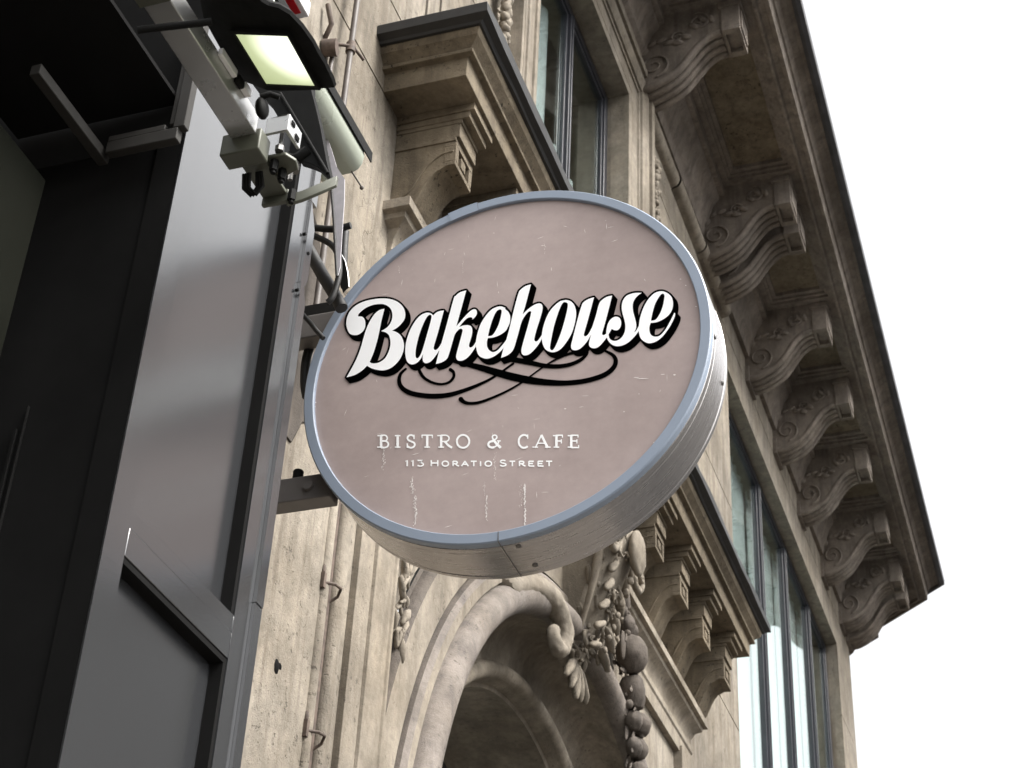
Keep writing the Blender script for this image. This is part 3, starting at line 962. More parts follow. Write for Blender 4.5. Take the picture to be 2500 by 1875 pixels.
# seams and screws
for nm, a in (('seam', R(-88)), ('seam', R(100))):
    mb = MB(); c, s_ = math.cos(a), math.sin(a)
    Mx = Matrix.Translation(C0) @ Matrix.Rotation(-a, 4, 'Y')
    mb.box(RI+.002, RO+.0008, -.0006, .02, -.001, .001, Mx)
    mb.box(RO-.003, RO+.0004, .02, TH-.004, -.0008, .0008, Mx)
    mb.build(nm, M['screw'], sign, 30)
mb = MB(); a = R(102)
Mx = Matrix.Translation(C0) @ Matrix.Rotation(-a, 4, 'Y')
rows = []
for rr, yy in ((RI-.001, .004), (RI-.001, -.001), (RO+.0006, -.001), (RO+.0009, .02)):
    rows.append([(SX+rr*math.cos(R(100+9*k/8)), SY+yy, SZ+rr*math.sin(R(100+9*k/8))) for k in range(9)])
mb.loft(rows, caps=False); mb.build('joint_cover', M['rim'], sign, 30)
for a, yy in ((-84, .035), (-83, .125), (-2, .035), (-9, .13)):
    mb = MB(); Mx = Matrix.Translation(C0) @ Matrix.Rotation(-R(a), 4, 'Y')
    mb.add([Mx @ Vector((RO+q[0], yy+q[1]*math.cos(2*PI*k/10), q[1]*math.sin(2*PI*k/10))) for q in ((-.002, .0065), (.001, .0065), (.0025, .004)) for k in range(10)],
           [(i*10+k, i*10+(k+1) % 10, (i+1)*10+(k+1) % 10, (i+1)*10+k) for i in range(2) for k in range(10)]+[tuple(20+k for k in range(10))])
    mb.build('screw', M['screw'], sign, 30)
# arms to the wall
mb = MB(); mb.box(W-.05, SX-.42, SY+.04, SY+.09, 3.742, 3.808); mb.build('arm', M['armdark'], sign, 30, .003)
mb = MB(); mb.tube([(-1.70, SY+.062, 3.80), (-1.70, SY+.062, 3.835)], .013, 12); mb.ball((-1.70, SY+.062, 3.836), .013, 1, 1, .5, 12); mb.build('bolt', M['lampblack'], sign, 40)
mb = MB(); mb.tube([(-1.655, SY+.042, 3.775), (-1.655, SY+.03, 3.775)], .012, 12); mb.build('bolt', M['armdark'], sign, 40)
mb = MB(); mb.box(W-.05, SX-.40, SY+.04, SY+.09, 4.222, 4.292); mb.build('arm', M['armdark'], sign, 30, .003)
mb = MB(); mb.box(-1.86, -1.60, SY+.15, SY+.165, 4.285, 4.42); mb.box(-1.86, -1.60, SY+.08, SY+.165, 4.294, 4.304); mb.build('mounting_plate', M['lampblack'], sign, 30, .002)
# white edge clip seen between post and sign
mb = MB(); mb.box(-1.755, -1.735, SY-.10, SY-.09, 4.02, 4.14); mb.build('wall_clip', M['white'], sign, 30, .001)

# --- lettering
def SP(px, py, dy=0.): return at(px, py, 'y', YF-.0008-dy)
A_ = lambda l: [((820+p[0]*.19293), (680+p[1]*.19293))+tuple(p[2:]) for p in l]
B_ = lambda l: [((1220+p[0]*.20796), (670+p[1]*.20796))+tuple(p[2:]) for p in l]
c = 'c'
LET = []
LET.append((A_([(135, 1250, c), (245, 1050), (310, 890), (350, 750), (385, 640), (430, 540), (490, 450), (550, 400), (615, 382, c), (598, 450), (575, 540), (548, 680), (520, 800), (475, 945), (428, 1055, c), (450, 1070), (490, 1073), (550, 1060), (620, 1010), (665, 930), (688, 850), (688, 780), (672, 720), (640, 688), (600, 672), (572, 665, c), (620, 638), (670, 595), (705, 530), (715, 460), (700, 395), (660, 350), (610, 327), (560, 322), (480, 332), (390, 365), (320, 415), (285, 455), (282, 480, c), (330, 483), (360, 510), (373, 560), (368, 620), (340, 670), (290, 707), (235, 716), (180, 700), (148, 650), (132, 580), (140, 500), (175, 420), (240, 350), (330, 300), (440, 268), (560, 252), (680, 258), (780, 295), (850, 360), (878, 440), (870, 510), (830, 570), (780, 618), (712, 660, c), (770, 680), (820, 720), (850, 780), (862, 850), (850, 930), (810, 1020), (750, 1090), (680, 1140), (600, 1162), (520, 1155), (450, 1135), (395, 1103, c), (330, 1165), (240, 1220)]), []))
LET.append((A_([(1232, 467, c), (1200, 440), (1150, 432), (1080, 460), (1010, 530), (940, 650), (895, 780), (878, 900), (885, 1000), (910, 1060), (960, 1087), (1020, 1070), (1070, 1020), (1105, 955, c), (1098, 1000), (1105, 1050), (1140, 1072), (1200, 1050), (1260, 980), (1310, 905, c), (1335, 820, c), (1305, 868), (1280, 895), (1255, 905), (1238, 885), (1245, 840), (1290, 690), (1367, 405, c), (1320, 410), (1270, 430)]),
            [A_([(1185, 460), (1150, 490), (1100, 590), (1050, 730), (1015, 880), (1008, 960), (1015, 1000), (1035, 1008), (1065, 975), (1100, 890), (1150, 720), (1195, 560), (1210, 490), (1205, 465)])]))
LET.append((A_([(1650, 150, c), (1600, 335), (1560, 480), (1525, 603, c), (1580, 540), (1650, 460), (1710, 405), (1750, 388), (1778, 400), (1785, 440), (1768, 480), (1730, 518, c), (1722, 495), (1690, 492), (1640, 520), (1560, 613, c), (1610, 595), (1670, 590), (1710, 605), (1727, 650), (1720, 720), (1690, 820), (1685, 855), (1705, 873), (1740, 850), (1772, 800, c), (1770, 862, c), (1720, 940), (1660, 1005), (1600, 1038), (1550, 1038), (1525, 1010), (1525, 960), (1560, 830), (1600, 680), (1600, 645), (1575, 635), (1540, 660), (1505, 710), (1480, 790), (1430, 960), (1400, 1020), (1340, 1060), (1265, 1082, c), (1310, 905, c), (1335, 820, c), (1400, 590), (1490, 260), (1515, 220), (1560, 180), (1610, 160)]), []))
LET.append((A_([(1772, 862, c), (1772, 800, c), (1790, 700), (1830, 580), (1890, 480), (1960, 400), (2030, 362), (2090, 352), (2150, 375)])+B_([(60, 402), (100, 438), (122, 490), (120, 560), (95, 620)])+A_([(2150, 660), (2100, 700), (2040, 730), (1980, 748), (1925, 752, c), (1912, 800), (1915, 860), (1940, 905), (1985, 930), (2040, 912), (2100, 850), (2150, 785), (2165, 760, c), (2120, 880, c), (2080, 925), (2010, 980), (1930, 1012), (1860, 1005), (1800, 960)]),
            [A_([(1925, 728, c), (1950, 620), (1990, 500), (2030, 420), (2070, 392), (2097, 405), (2090, 470), (2060, 580), (2010, 680), (1970, 722)])]))
LET.append((B_([(368, 116, c), (340, 220), (300, 370), (270, 467, c), (330, 410), (400, 360), (460, 340), (495, 355), (503, 405), (480, 500), (430, 660), (408, 750), (412, 780), (435, 785), (465, 755), (495, 708, c), (492, 760, c), (450, 830), (390, 900), (340, 940), (290, 950), (260, 930), (255, 880), (280, 780), (340, 570), (368, 450), (358, 433), (330, 445), (280, 510), (250, 580), (200, 760), (165, 870), (130, 920), (80, 955), (15, 980, c), (45, 863, c), (70, 790, c), (110, 650), (170, 400), (220, 220), (245, 180), (300, 138)]), []))
LET.append((B_([(790, 300), (840, 320), (880, 370), (897, 450), (885, 560), (845, 690), (780, 800), (710, 880), (640, 912), (580, 905), (530, 870), (500, 800), (495, 710), (515, 600), (560, 480), (620, 390), (700, 320), (750, 303)]),
            [B_([(768, 326), (795, 340), (797, 390), (770, 510), (720, 680), (660, 830), (630, 880), (610, 889), (592, 870), (595, 820), (630, 640), (680, 470), (720, 370), (745, 332)])]))
LET.append((B_([(1107, 268, c), (1090, 335), (1040, 520), (1000, 660), (988, 710), (1005, 726), (1040, 700), (1085, 620, c), (1130, 480), (1165, 350), (1200, 300), (1260, 262), (1320, 248, c), (1290, 370), (1240, 560), (1205, 680), (1205, 705), (1225, 712), (1248, 695, c), (1258, 740, c), (1210, 800), (1160, 850), (1110, 867), (1065, 855), (1048, 820), (1060, 750), (1075, 703, c), (1030, 780), (980, 840), (930, 880), (880, 890), (845, 875), (838, 830), (860, 740), (910, 540), (960, 370), (985, 325), (1040, 290)]), []))
LET.append((B_([(1668, 217, c), (1620, 250), (1580, 300), (1562, 360), (1568, 440), (1590, 520), (1603, 590), (1598, 640), (1578, 680, c), (1605, 655), (1635, 600, c), (1635, 660, c), (1590, 720), (1520, 790), (1450, 830), (1380, 843), (1320, 825), (1275, 780), (1256, 735, c), (1250, 700), (1255, 640), (1270, 580), (1300, 530), (1350, 497), (1400, 505), (1425, 550), (1420, 610), (1390, 650), (1350, 655), (1315, 640, c), (1278, 705, c), (1290, 750), (1330, 778), (1380, 775), (1430, 740), (1465, 680), (1475, 610), (1465, 540), (1440, 450), (1432, 380), (1445, 310), (1490, 250), (1560, 222), (1620, 215)]), []))
LET.append((B_([(1630, 660, c), (1634, 600), (1650, 500), (1690, 385), (1745, 290), (1820, 218), (1900, 197), (1970, 220), (2020, 270), (2035, 340), (2025, 410), (1990, 470), (1930, 520), (1860, 555), (1800, 568), (1773, 568, c), (1758, 620), (1762, 680), (1790, 720), (1840, 730), (1890, 710), (1950, 640), (2010, 530), (2050, 448, c), (2062, 460, c), (2050, 510), (2000, 610), (1920, 720), (1840, 785), (1760, 808), (1700, 790), (1650, 740)]),
            [B_([(1776, 543, c), (1790, 470), (1820, 360), (1860, 280), (1900, 230), (1930, 235), (1932, 280), (1915, 370), (1880, 460), (1830, 530)])]))


def flat(mb, loops, dy, sx=0, sy=0):
    tri = tessellate_polygon([[Vector((x, y, 0)) for x, y in l] for l in loops])
    pts = [p for l in loops for p in l]
    mb.add([SP(x+sx, y+sy, dy) for x, y in pts], [tuple(t) for t in tri])


def ribbon(mb, pts, dy, closed=False, cap=True):
    """pts: (x, y, full width) in photo pixels"""
    n = len(pts)
    L_, R_ = [], []
    for i, p in enumerate(pts):
        a = pts[(i-1) % n] if (closed or i > 0) else p; b_ = pts[(i+1) % n] if (closed or i < n-1) else p
        t = Vector((b_[0]-a[0], b_[1]-a[1]))
        if t.length < 1e-6: t = Vector((1, 0))
        t.normalize(); nn = Vector((-t.y, t.x))*p[2]/2
        L_.append(SP(p[0]+nn.x, p[1]+nn.y, dy)); R_.append(SP(p[0]-nn.x, p[1]-nn.y, dy))
    m = n if closed else n-1
    mb.add(L_+R_, [(i, (i+1) % n, n+(i+1) % n, n+i) for i in range(m)])
    if cap and not closed:
        for p in (pts[0], pts[-1]):
            mb.add([SP(p[0]+p[2]/2*math.cos(2*PI*k/14), p[1]+p[2]/2*math.sin(2*PI*k/14), dy+.00003) for k in range(14)], [tuple(range(14))])


EX = 12; shx, shy = 8.8, 10.2
shadow = MB()
for li, (outer, holes) in enumerate(LET):
    o = catmull(outer, 5); hs = [catmull(h, 5) for h in holes]
    for k in range(EX):
        t = k/(EX-1); dy = .0002+.00005*(EX-k)+.00001*li
        flat(shadow, [o]+hs, dy, shx*t, shy*t)
        for lp in [o]+hs:
            ribbon(shadow, [(x+shx*t, y+shy*t, 9.4) for x, y in lp], dy+.000003, True)
    # round joins on the corners of the outline
    for lp in [outer]+holes:
        for p in lp:
            if len(p) > 2:
                for t in (0, .33, .66, 1):
                    shadow.add([SP(p[0]+shx*t+4.7*math.cos(2*PI*k/8), p[1]+shy*t+4.7*math.sin(2*PI*k/8), .0010+.00001*li) for k in range(8)], [tuple(range(8))])
shadow.build('letter_shadow', M['ink'], sign, 30)
for li, (outer, holes) in enumerate(LET):
    mb = MB(); flat(mb, [catmull(outer, 8)]+[catmull(h, 8) for h in holes], .0014+.00003*li)
    mb.build('letter', M['letter'], sign, 30)

# flourish strokes
def K(l):
    pts = [(700+x*.47468, 650+y*.47468) for x, y, w in l]; ws = [w*.47468 for x, y, w in l]
    c_ = catmull(pts, 8, False); out = []
    for i, p in enumerate(c_):
        t = min(i/8, len(ws)-1.0001); a = int(t); out.append((p[0], p[1], ws[a]*(1-(t-a))+ws[a+1]*(t-a)))
    return out


fl = MB()
for q, st in enumerate((
        [(612, 528, 12), (586, 553, 16), (578, 590, 21), (592, 624, 24), (632, 650, 26), (690, 663, 26), (760, 668, 26), (840, 660, 24), (930, 632, 19), (1020, 594, 14), (1080, 560, 11), (1130, 525, 11), (1165, 500, 12)],
        [(678, 520, 14), (688, 548, 18), (712, 578, 16), (755, 600, 14), (800, 606, 12), (838, 594, 13), (858, 570, 15), (858, 546, 16), (842, 532, 19)],
        [(860, 488, 18), (920, 502, 24), (1000, 522, 32), (1080, 546, 38), (1160, 568, 40), (1250, 586, 38), (1340, 597, 32), (1440, 600, 26), (1540, 588, 25), (1630, 560, 25), (1680, 522, 24), (1692, 484, 23), (1676, 456, 18), (1640, 436, 12)],
        [(1100, 470, 30), (1180, 482, 28), (1260, 498, 25), (1330, 512, 23), (1400, 514, 22), (1460, 504, 20), (1510, 482, 18), (1540, 455, 16), (1548, 436, 12)],
        [(896, 684, 26), (912, 698, 20), (940, 705, 16), (990, 700, 15), (1060, 675, 13), (1140, 638, 11), (1220, 590, 9), (1290, 538, 8), (1350, 498, 9), (1410, 466, 12), (1460, 448, 14), (1500, 444, 12)])):
    ribbon(fl, K(st), .0004+.00008*q)
fl.build('flourish', M['ink'], sign, 30)

# small lines of text, drawn as strokes in a unit box (x right, y down)
def arcp(cx, cy, rx, ry, a0, a1, n=14): return [(cx+rx*math.cos(R(a0+(a1-a0)*k/n)), cy+ry*math.sin(R(a0+(a1-a0)*k/n))) for k in range(n+1)]


T_, t_ = 1., .5
G = {
    'I': [(1, [(.5, 0), (.5, 1)])],
    'B': [(1, [(.18, 0), (.18, 1)]), (.6, [(.18, .03)]+[(.45, .03)]+arcp(.5, .25, .26, .22, -90, 90)+[(.18, .47)]), (.7, [(.18, .47), (.5, .47)]+arcp(.52, .72, .34, .25, -90, 90)+[(.18, .97)])],
    'S': [(.75, arcp(.5, .26, .32, .24, -25, -180, 10)+[(.24, .38), (.42, .47), (.66, .55)]+arcp(.5, .74, .36, .24, -35, 160, 12))],
    'T': [(1, [(.5, 0), (.5, 1)]), (.55, [(.04, .03), (.96, .03)])],
    'R': [(1, [(.18, 0), (.18, 1)]), (.6, [(.18, .03), (.45, .03)]+arcp(.48, .27, .28, .24, -90, 90)+[(.18, .51)]), (.9, [(.45, .51), (.70, .80), (.98, .99)])],
    'O': [(.8, arcp(.5, .5, .42, .49, 0, 360, 28))],
    'C': [(.8, arcp(.56, .5, .46, .49, -48, -312, 22))],
    'A': [(.55, [(.06, 1), (.5, 0)]), (1, [(.48, 0), (.94, 1)]), (.5, [(.25, .64), (.78, .64)])],
    'F': [(1, [(.22, 0), (.22, 1)]), (.55, [(.22, .03), (.9, .03)]), (.55, [(.22, .47), (.75, .47)])],
    'E': [(1, [(.2, 0), (.2, 1)]), (.55, [(.2, .03), (.88, .03)]), (.55, [(.2, .47), (.78, .47)]), (.55, [(.2, .97), (.95, .97)])],
    'H': [(1, [(.1, 0), (.1, 1)]), (1, [(.9, 0), (.9, 1)]), (.8, [(.1, .48), (.9, .48)])],
    '1': [(1, [(.2, .22), (.7, .02), (.7, 1)])],
    '3': [(.9, [(.1, .06), (.85, .06), (.45, .42)]+arcp(.48, .70, .42, .28, -90, 150, 12))],
    '&': [(1.05, [(.98, .99), (.66, .68), (.40, .32)]), (.6, [(.40, .32)]+arcp(.53, .17, .17, .15, 160, 400, 12)+[(.55, .38), (.36, .48)]), (.9, arcp(.36, .73, .30, .24, -80, -300, 12)), (.6, [(.51, .94), (.68, .82), (.80, .62), (.84, .46)]), (.5, [(.70, .46), (.98, .46)])],
}
SER = {'I': [(.5, 0), (.5, 1)], 'B': [(.1, 0), (.1, 1)], 'T': [(.5, 1)], 'R': [(.18, 1), (.1, 0)], 'A': [(.06, 1), (.94, 1)], 'F': [(.22, 1), (.14, 0)], 'E': [(.12, 0), (.12, 1)]}


def glyph(mb, ch, x0, x1, y0, y1, sw, serif, dy):
    def mp(p): return (700+(x0+p[0]*(x1-x0))*.47468, 650+(y0+p[1]*(y1-y0))*.47468)
    for q, (w, pts) in enumerate(G[ch]):
        wq = sw*(w if serif else .95)
        ribbon(mb, [(*mp(p), wq) for p in pts], dy+q*.00002, cap=not serif and False)
    if serif:
        for sx_, sy_ in SER.get(ch, ()):
            X, Y = mp((sx_, sy_)); h = sw*1.15
            Y += (.35*sw if sy_ == 0 else -.35*sw)
            ribbon(mb, [(X-h, Y, sw*.5), (X+h, Y, sw*.5)], dy+.0001, cap=False)
        if ch == 'T':
            for sx_ in (.04, .96):
                X, Y = mp((sx_, .03)); ribbon(mb, [(X, Y-.2*sw, sw*.5), (X, Y+sw*1.2, sw*.4)], dy+.0001, cap=False)
        if ch in 'FE':
            for (sx_, sy_) in ((.88, .03), (.77, .47)) + (((.94, .97),) if ch == 'E' else ()):
                X, Y = mp((sx_, sy_)); k_ = -1 if sy_ > .9 else 1
                ribbon(mb, [(X, Y-(.2 if sy_ != .47 else .7)*sw*k_, sw*.45), (X, Y+sw*k_, sw*.4)], dy+.0001, cap=False)
        if ch in 'SC':
            for p in (G[ch][0][1][0], G[ch][0][1][-1]):
                X, Y = mp(p)
                if ch == 'S' or p[1] < .5: ribbon(mb, [(X, Y-sw*.9, sw*.5), (X, Y+sw*.9, sw*.5)], dy+.0001, cap=False)


def cx5(x): return (200+.2486*x)/.47468
def cy5(y): return (380+.2486*y)/.47468


for word in ((('B', 103, 208), ('I', 267, 303), ('S', 362, 468), ('T', 520, 630), ('R', 688, 822), ('O', 855, 1000)), (('&', 1167, 1300),), (('C', 1462, 1577), ('A', 1628, 1768), ('F', 1825, 1913), ('E', 1970, 2068))):
    mb = MB()
    for ch, a, b_ in word: glyph(mb, ch, cx5(a), cx5(b_), cy5(127), cy5(256), 6.0, True, .0006)
    mb.build('word', M['text'], sign, 30)
for word in ((('1', 356, 388), ('1', 413, 445), ('3', 472, 545)), (('H', 607, 687), ('O', 716, 790), ('R', 816, 888), ('A', 908, 984), ('T', 1001, 1064), ('I', 1092, 1106), ('O', 1138, 1213)), (('S', 1280, 1360), ('T', 1381, 1442), ('R', 1468, 1542), ('E', 1560, 1630), ('E', 1650, 1722), ('T', 1740, 1805))):
    mb = MB()
    for i_, (ch, a, b_) in enumerate(word): glyph(mb, ch, cx5(a), cx5(b_), cy5(375 if (i_ == 0 or ch in '13') else 385), cy5(435), 3.7, False, .0006)
    mb.build('word', M['text'], sign, 30)

# flaked paint runs on the face
mb = MB(); rnd = random.Random(2)
for (x, y0, y1, n, sp, mx) in ((498, 935, 1050, 40, 10, 2.2), (645, 1085, 1130, 26, 8, 2.4), (648, 1130, 1170, 26, 22, 2.6), (662, 1180, 1335, 70, 12, 3.0), (1075, 960, 1105, 40, 8, 1.8), (1016, 1110, 1180, 18, 6, 1.3), (1030, 1185, 1310, 46, 5, 2.6), (1226, 1120, 1330, 90, 5, 3.2), (1205, 1125, 1240, 30, 20, 1.8), (580, 0, 40, 12, 5, 1.3), (905, -40, 40, 14, 4, 1.2), (1325, -130, -60, 14, 5, 1.6)):
    xx = x
    for k in range(n):
        t = k/n; xx += rnd.uniform(-2.4, 2.4); xx += (x-xx)*.12
        px, py = 700+(xx+rnd.gauss(0, sp*.35))*.47468, 650+(y0+(y1-y0)*t+rnd.uniform(-2, 2))*.47468
        r = rnd.uniform(.3, 1)**1.5*mx*.75; m_ = rnd.randint(4, 7)
        el = rnd.uniform(.9, 2.4)
        mb.add([SP(px+r*math.cos(2*PI*j/m_)*rnd.uniform(.4, 1.), py+el*r*math.sin(2*PI*j/m_)*rnd.uniform(.5, 1.1), .0002+.00002*(k % 9)) for j in range(m_)], [tuple(range(m_))])
for (x, y, w_, h_) in ((1830, 578, 70, 5), (1800, 572, 40, 4), (1995, 558, 16, 8), (1935, 556, 30, 4), (1432, 733, 14, 6), (1735, 748, 10, 5), (2052, 98, 8, 6), (2025, 66, 12, 5), (2105, 207, 10, 5), (1888, 908, 8, 12), (1440, 95, 40, 10), (1320, 40, 22, 30), (265, 525, 36, 10), (150, 700, 8, 8), (145, 722, 8, 8)):
    if y < 700 and x < 1500: continue
    px, py = 700+x*.47468, 650+y*.47468
    mb.add([SP(px+w_*.237*math.cos(2*PI*j/8)*rnd.uniform(.5, 1), py+h_*.237*math.sin(2*PI*j/8)*rnd.uniform(.5, 1), .0004) for j in range(8)], [tuple(range(8))])
for k in range(70):
    a = rnd.uniform(0, 2*PI); q_r = .46*rnd.random()**.5; X0, Z0 = SX+q_r*math.cos(a), SZ+q_r*math.sin(a)
    if abs(X0-SX) < .30 and -.10 < Z0-SZ < .17: continue
    l = rnd.uniform(.002, .012); t_a = rnd.choice((rnd.gauss(PI/2, .2), rnd.gauss(0, .3))); w_ = rnd.uniform(.0003, .0008)
    dx, dz = l*math.cos(t_a), l*math.sin(t_a)
    mb.add([(X0-dx, YF-.0011, Z0-dz), (X0+dz*w_/l, YF-.0011, Z0-dx*w_/l), (X0+dx, YF-.0011, Z0+dz), (X0-dz*w_/l, YF-.0011, Z0+dx*w_/l)], [(0, 1, 2, 3)])
mb.build('paint_flakes', M['chip'], sign, 30)

# ================================================================ DARK SHOPFRONT POST (left)
XP = -1.54
shop = empty('shopfront', 'glossy dark metal shopfront post and black recess along the left edge', 'shopfront')
mb = MB()
z0, z1 = 0.0, 4.50
# outer skin: stile left, recessed panels, rail, right stile
mb.box(XP-.0035, XP, 2.232, 2.287, z0, z1)
mb.box(XP-.06, XP-.0007, 2.2872, 2.30, z0, z1)
mb.box(XP-.06, XP, 2.705, 2.745, z0, z1)
mb.box(XP-.06, XP-.004, 2.7455, 2.774, z0, z1)
mb.build('stile', M['panel'], shop, 30)
mb = MB(); mb.box(XP-.06, XP-.0004, 2.3003, 2.7047, 3.095, 3.150); mb.box(XP-.06, XP-.0016, 2.3003, 2.7047, 3.1505, 3.187)
mb.build('rail', M['panel'], shop, 30, .0012)
mb = MB(); mb.box(XP-.06, XP-.030, 2.2990, 2.7047, 3.1875, z1); mb.build('panel', M['panel'], shop, 30)
mb = MB(); mb.box(XP-.06, XP-.030, 2.2990, 2.7047, z0, 3.0945); mb.build('panel', M['panel'], shop, 30)
# black strips painting in the shade along the recess edges
mb = MB()
mb.box(XP-.030, XP-.003, 2.694, 2.7046, 3.1876, z1); mb.box(XP-.030, XP-.003, 2.694, 2.7046, z0, 3.094); mb.box(XP-.030, XP-.003, 2.3005, 2.6935, 3.082, 3.0944)
mb.build('recess_shade', M['black'], shop)
# outer flange with cut corner, screws
mb = MB(); mb.box(XP-.05, XP+.003, 2.7745, 2.806, z0, 3.25)
mb.prism([(2.7745, 3.252), (2.806, 3.252), (2.806, 4.02), (2.790, 4.06), (2.7745, 4.06)], lambda p: (XP-.05, p[0], p[1]), lambda p: (XP+.0045, p[0], p[1]))
mb.prism([(2.7745, 4.062), (2.796, 4.062), (2.806, 4.09), (2.806, 4.235), (2.7745, 4.30)], lambda p: (XP-.05, p[0], p[1]), lambda p: (XP+.003, p[0], p[1]))
mb.box(XP-.05, XP+.002, 2.7745, 2.802, 4.302, z1)
mb.build('flange', M['panel'], shop, 30)
mb = MB()
for y, z in ((2.79, 4.155), (2.762, 4.19), (2.765, 4.03)):
    mb = MB(); mb.tube([(XP-.002, y, z), (XP+.0055, y, z)], .004, 10); mb.build('screw', M['black'], shop)
pass
# near side of the post and the recess behind, all black
mb = MB()
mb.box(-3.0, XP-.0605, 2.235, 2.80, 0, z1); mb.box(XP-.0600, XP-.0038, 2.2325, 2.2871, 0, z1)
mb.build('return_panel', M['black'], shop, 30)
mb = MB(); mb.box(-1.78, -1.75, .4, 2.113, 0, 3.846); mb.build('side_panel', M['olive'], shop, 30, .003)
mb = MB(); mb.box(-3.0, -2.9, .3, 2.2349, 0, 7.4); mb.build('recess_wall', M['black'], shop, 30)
# thin seam lines on the near face
mb = MB(); mb.box(-1.775, -1.769, 2.226, 2.2345, 0, 3.35); mb.box(-1.759, -1.757, 2.228, 2.2345, 0, 3.4); mb.build('seam_strip', M['black'], shop)
# box frame hanging over the recess
fr = empty('ceiling_box', 'dark grey metal box edge in the shadowed top left corner', 'box')
mb = MB(); yb = 2.15
mb.box(-1.66, -1.505, yb, yb+.02, 3.928, 3.957)
mb.box(-1.66, -1.535, yb+.001, yb+.03, 3.9575, 3.972)
mb.build('bottom_bar', M['boxbar'], fr, 30, .002)
mb = MB(); mb.box(-1.517, -1.492, yb, yb+.02, 3.9575, 4.25); mb.box(-1.529, -1.5175, yb+.004, yb+.03, 3.9725, 4.25); mb.build('side_bar', M['boxbar'], fr, 30, .002)
mb = MB(); mb.box(-1.690, -1.668, 1.92, yb+.03, 3.925, 3.950); mb.build('edge_bar', M['boxbar'], fr, 30, .002)
mb = MB(); mb.box(-1.9, -1.53, 1.2, yb+.028, 4.05, 4.06); mb.box(-1.9, -1.52, yb+.035, yb+.04, 3.96, 4.6); mb.build('back_board', M['black'], fr, 30)

# ================================================================ LAMP BRACKET
br = empty('lamp_bracket', 'pale square steel bar with clamp plates and bolts holding the lit flood light', 'bracket')
mb = MB(); mb.box(-1.352, -1.300, 1.2, 2.102, 3.842, 3.888); mb.build('bar', M['bracket'], br, 30, .002)
mb = MB(); mb.box(-1.356, -1.2965, 1.55, 1.76, 3.836, 3.8415); mb.build('sleeve', M['olivesteel'], br, 30, .001)
# clamp: end box, plate, tail bar
e = at(1540*.40687, 815*.40687, 'x', -1.30)
mb = MB(); mb.box(-1.372, -1.292, 2.104, 2.146, 3.806, 3.858); mb.build('clamp_block', M['olivesteel'], br, 30, .003)
mb = MB(); mb.box(-1.350, -1.300, 2.151, 2.245, 3.816, 3.824); mb.prism([(-1.305, 2.150), (-1.262, 2.152), (-1.250, 2.175), (-1.256, 2.198), (-1.305, 2.215)], lambda p: (p[0], p[1], 3.8245), lambda p: (p[0], p[1], 3.832))
mb.box(-1.352, -1.298, 2.2455, 2.256, 3.80, 3.83)
mb.build('tail_plate', M['olivesteel'], br, 30, .002)
for x, y in ((-1.288, 2.163), (-1.284, 2.190), (-1.290, 2.249)):
    mb = MB(); mb.tube([(x, y, 3.80), (x, y, 3.824)], .0085, 6); mb.tube([(x, y, 3.794), (x, y, 3.80)], .005, 10); mb.build('bolt', M['lampblack'], br, 30)
mb = MB(); pts = [(-1.30, 2.252, 3.805), (-1.272, 2.256, 3.812), (-1.240, 2.268, 3.835), (-1.218, 2.285, 3.862)]
rows = [[(x, y-.004, z-.012), (x, y-.004, z+.012), (x, y+.004, z+.012), (x, y+.004, z-.012)] for x, y, z in pts]
mb.loft(rows, close=True, caps=True); mb.build('curved_strap', M['olivesteel'], br, 30, .001)
mb = MB(); mb.box(-1.299, -1.258, 2.130, 2.136, 3.865, 3.905); mb.box(-1.258, -1.252, 2.130, 2.185, 3.865, 3.905); mb.build('angle_plate', M['bracket'], br, 30, .001)
mb = MB(); mb.box(-1.2515, -1.2495, 2.140, 2.152, 3.888, 3.898); mb.box(-1.2515, -1.2495, 2.160, 2.174, 3.870, 3.882); mb.build('slot', M['black'], br)
mb = MB(); mb.tube([(-1.274, 2.150, 3.835), (-1.274, 2.150, 3.885)], .004, 8); mb.tube([(-1.274, 2.150, 3.833), (-1.274, 2.150, 3.845)], .009, 6); mb.build('threaded_rod', M['screw'], br, 30)
mb = MB(); mb.box(-1.2995, -1.290, 1.93, 1.99, 3.876, 3.892); mb.box(-1.2995, -1.288, 2.02, 2.045, 3.878, 3.894); mb.build('cable_tab', M['white'], br, 30, .001)
mb = MB(); mb.box(-1.2995, -1.288, 1.995, 2.018, 3.872, 3.890); mb.build('cable_clip', M['lampblack'], br, 30, .003)
mb = MB(); mb.ball((-1.278, 2.072, 3.872), .020, .55, 1, 1.15, 14); mb.tube([(-1.278, 2.06, 3.889), (-1.262, 2.065, 3.897), (-1.247, 2.075, 3.894)], .006, 8); mb.build('hinge_knuckle', M['lampblack'], br, 60)
mb = MB()
for q in range(3):
    pts = [(-1.345+.006*q, 2.156, 3.80), (-1.348+.006*q, 2.168, 3.775), (-1.338+.006*q, 2.180, 3.765), (-1.328+.006*q, 2.182, 3.785), (-1.326+.004*q, 2.17, 3.812)]
    mb.tube(pts, .0035, 8)
mb.build('wire_loop', M['lampblack'], br, 60)
# black support rod from the shopfront
mb = MB()
pA = at(850*.40687, 178*.40687, 'x', -1.50); pB = at(1270*.40687, 130*.40687, 'x', -1.24)
pA = at(850*.40687, 178*.40687, 'z', 3.79); pB = at(1270*.40687, 130*.40687, 'z', 3.815)
mb.tube([tuple(pA+(pA-pB)*.06), tuple(pB)], .0065, 12)
rod = empty('support_rod', 'thin black rod crossing the pale bar from the shopfront to the flood light', 'rod')
mb.build('rod', M['lampblack'], rod, 60)

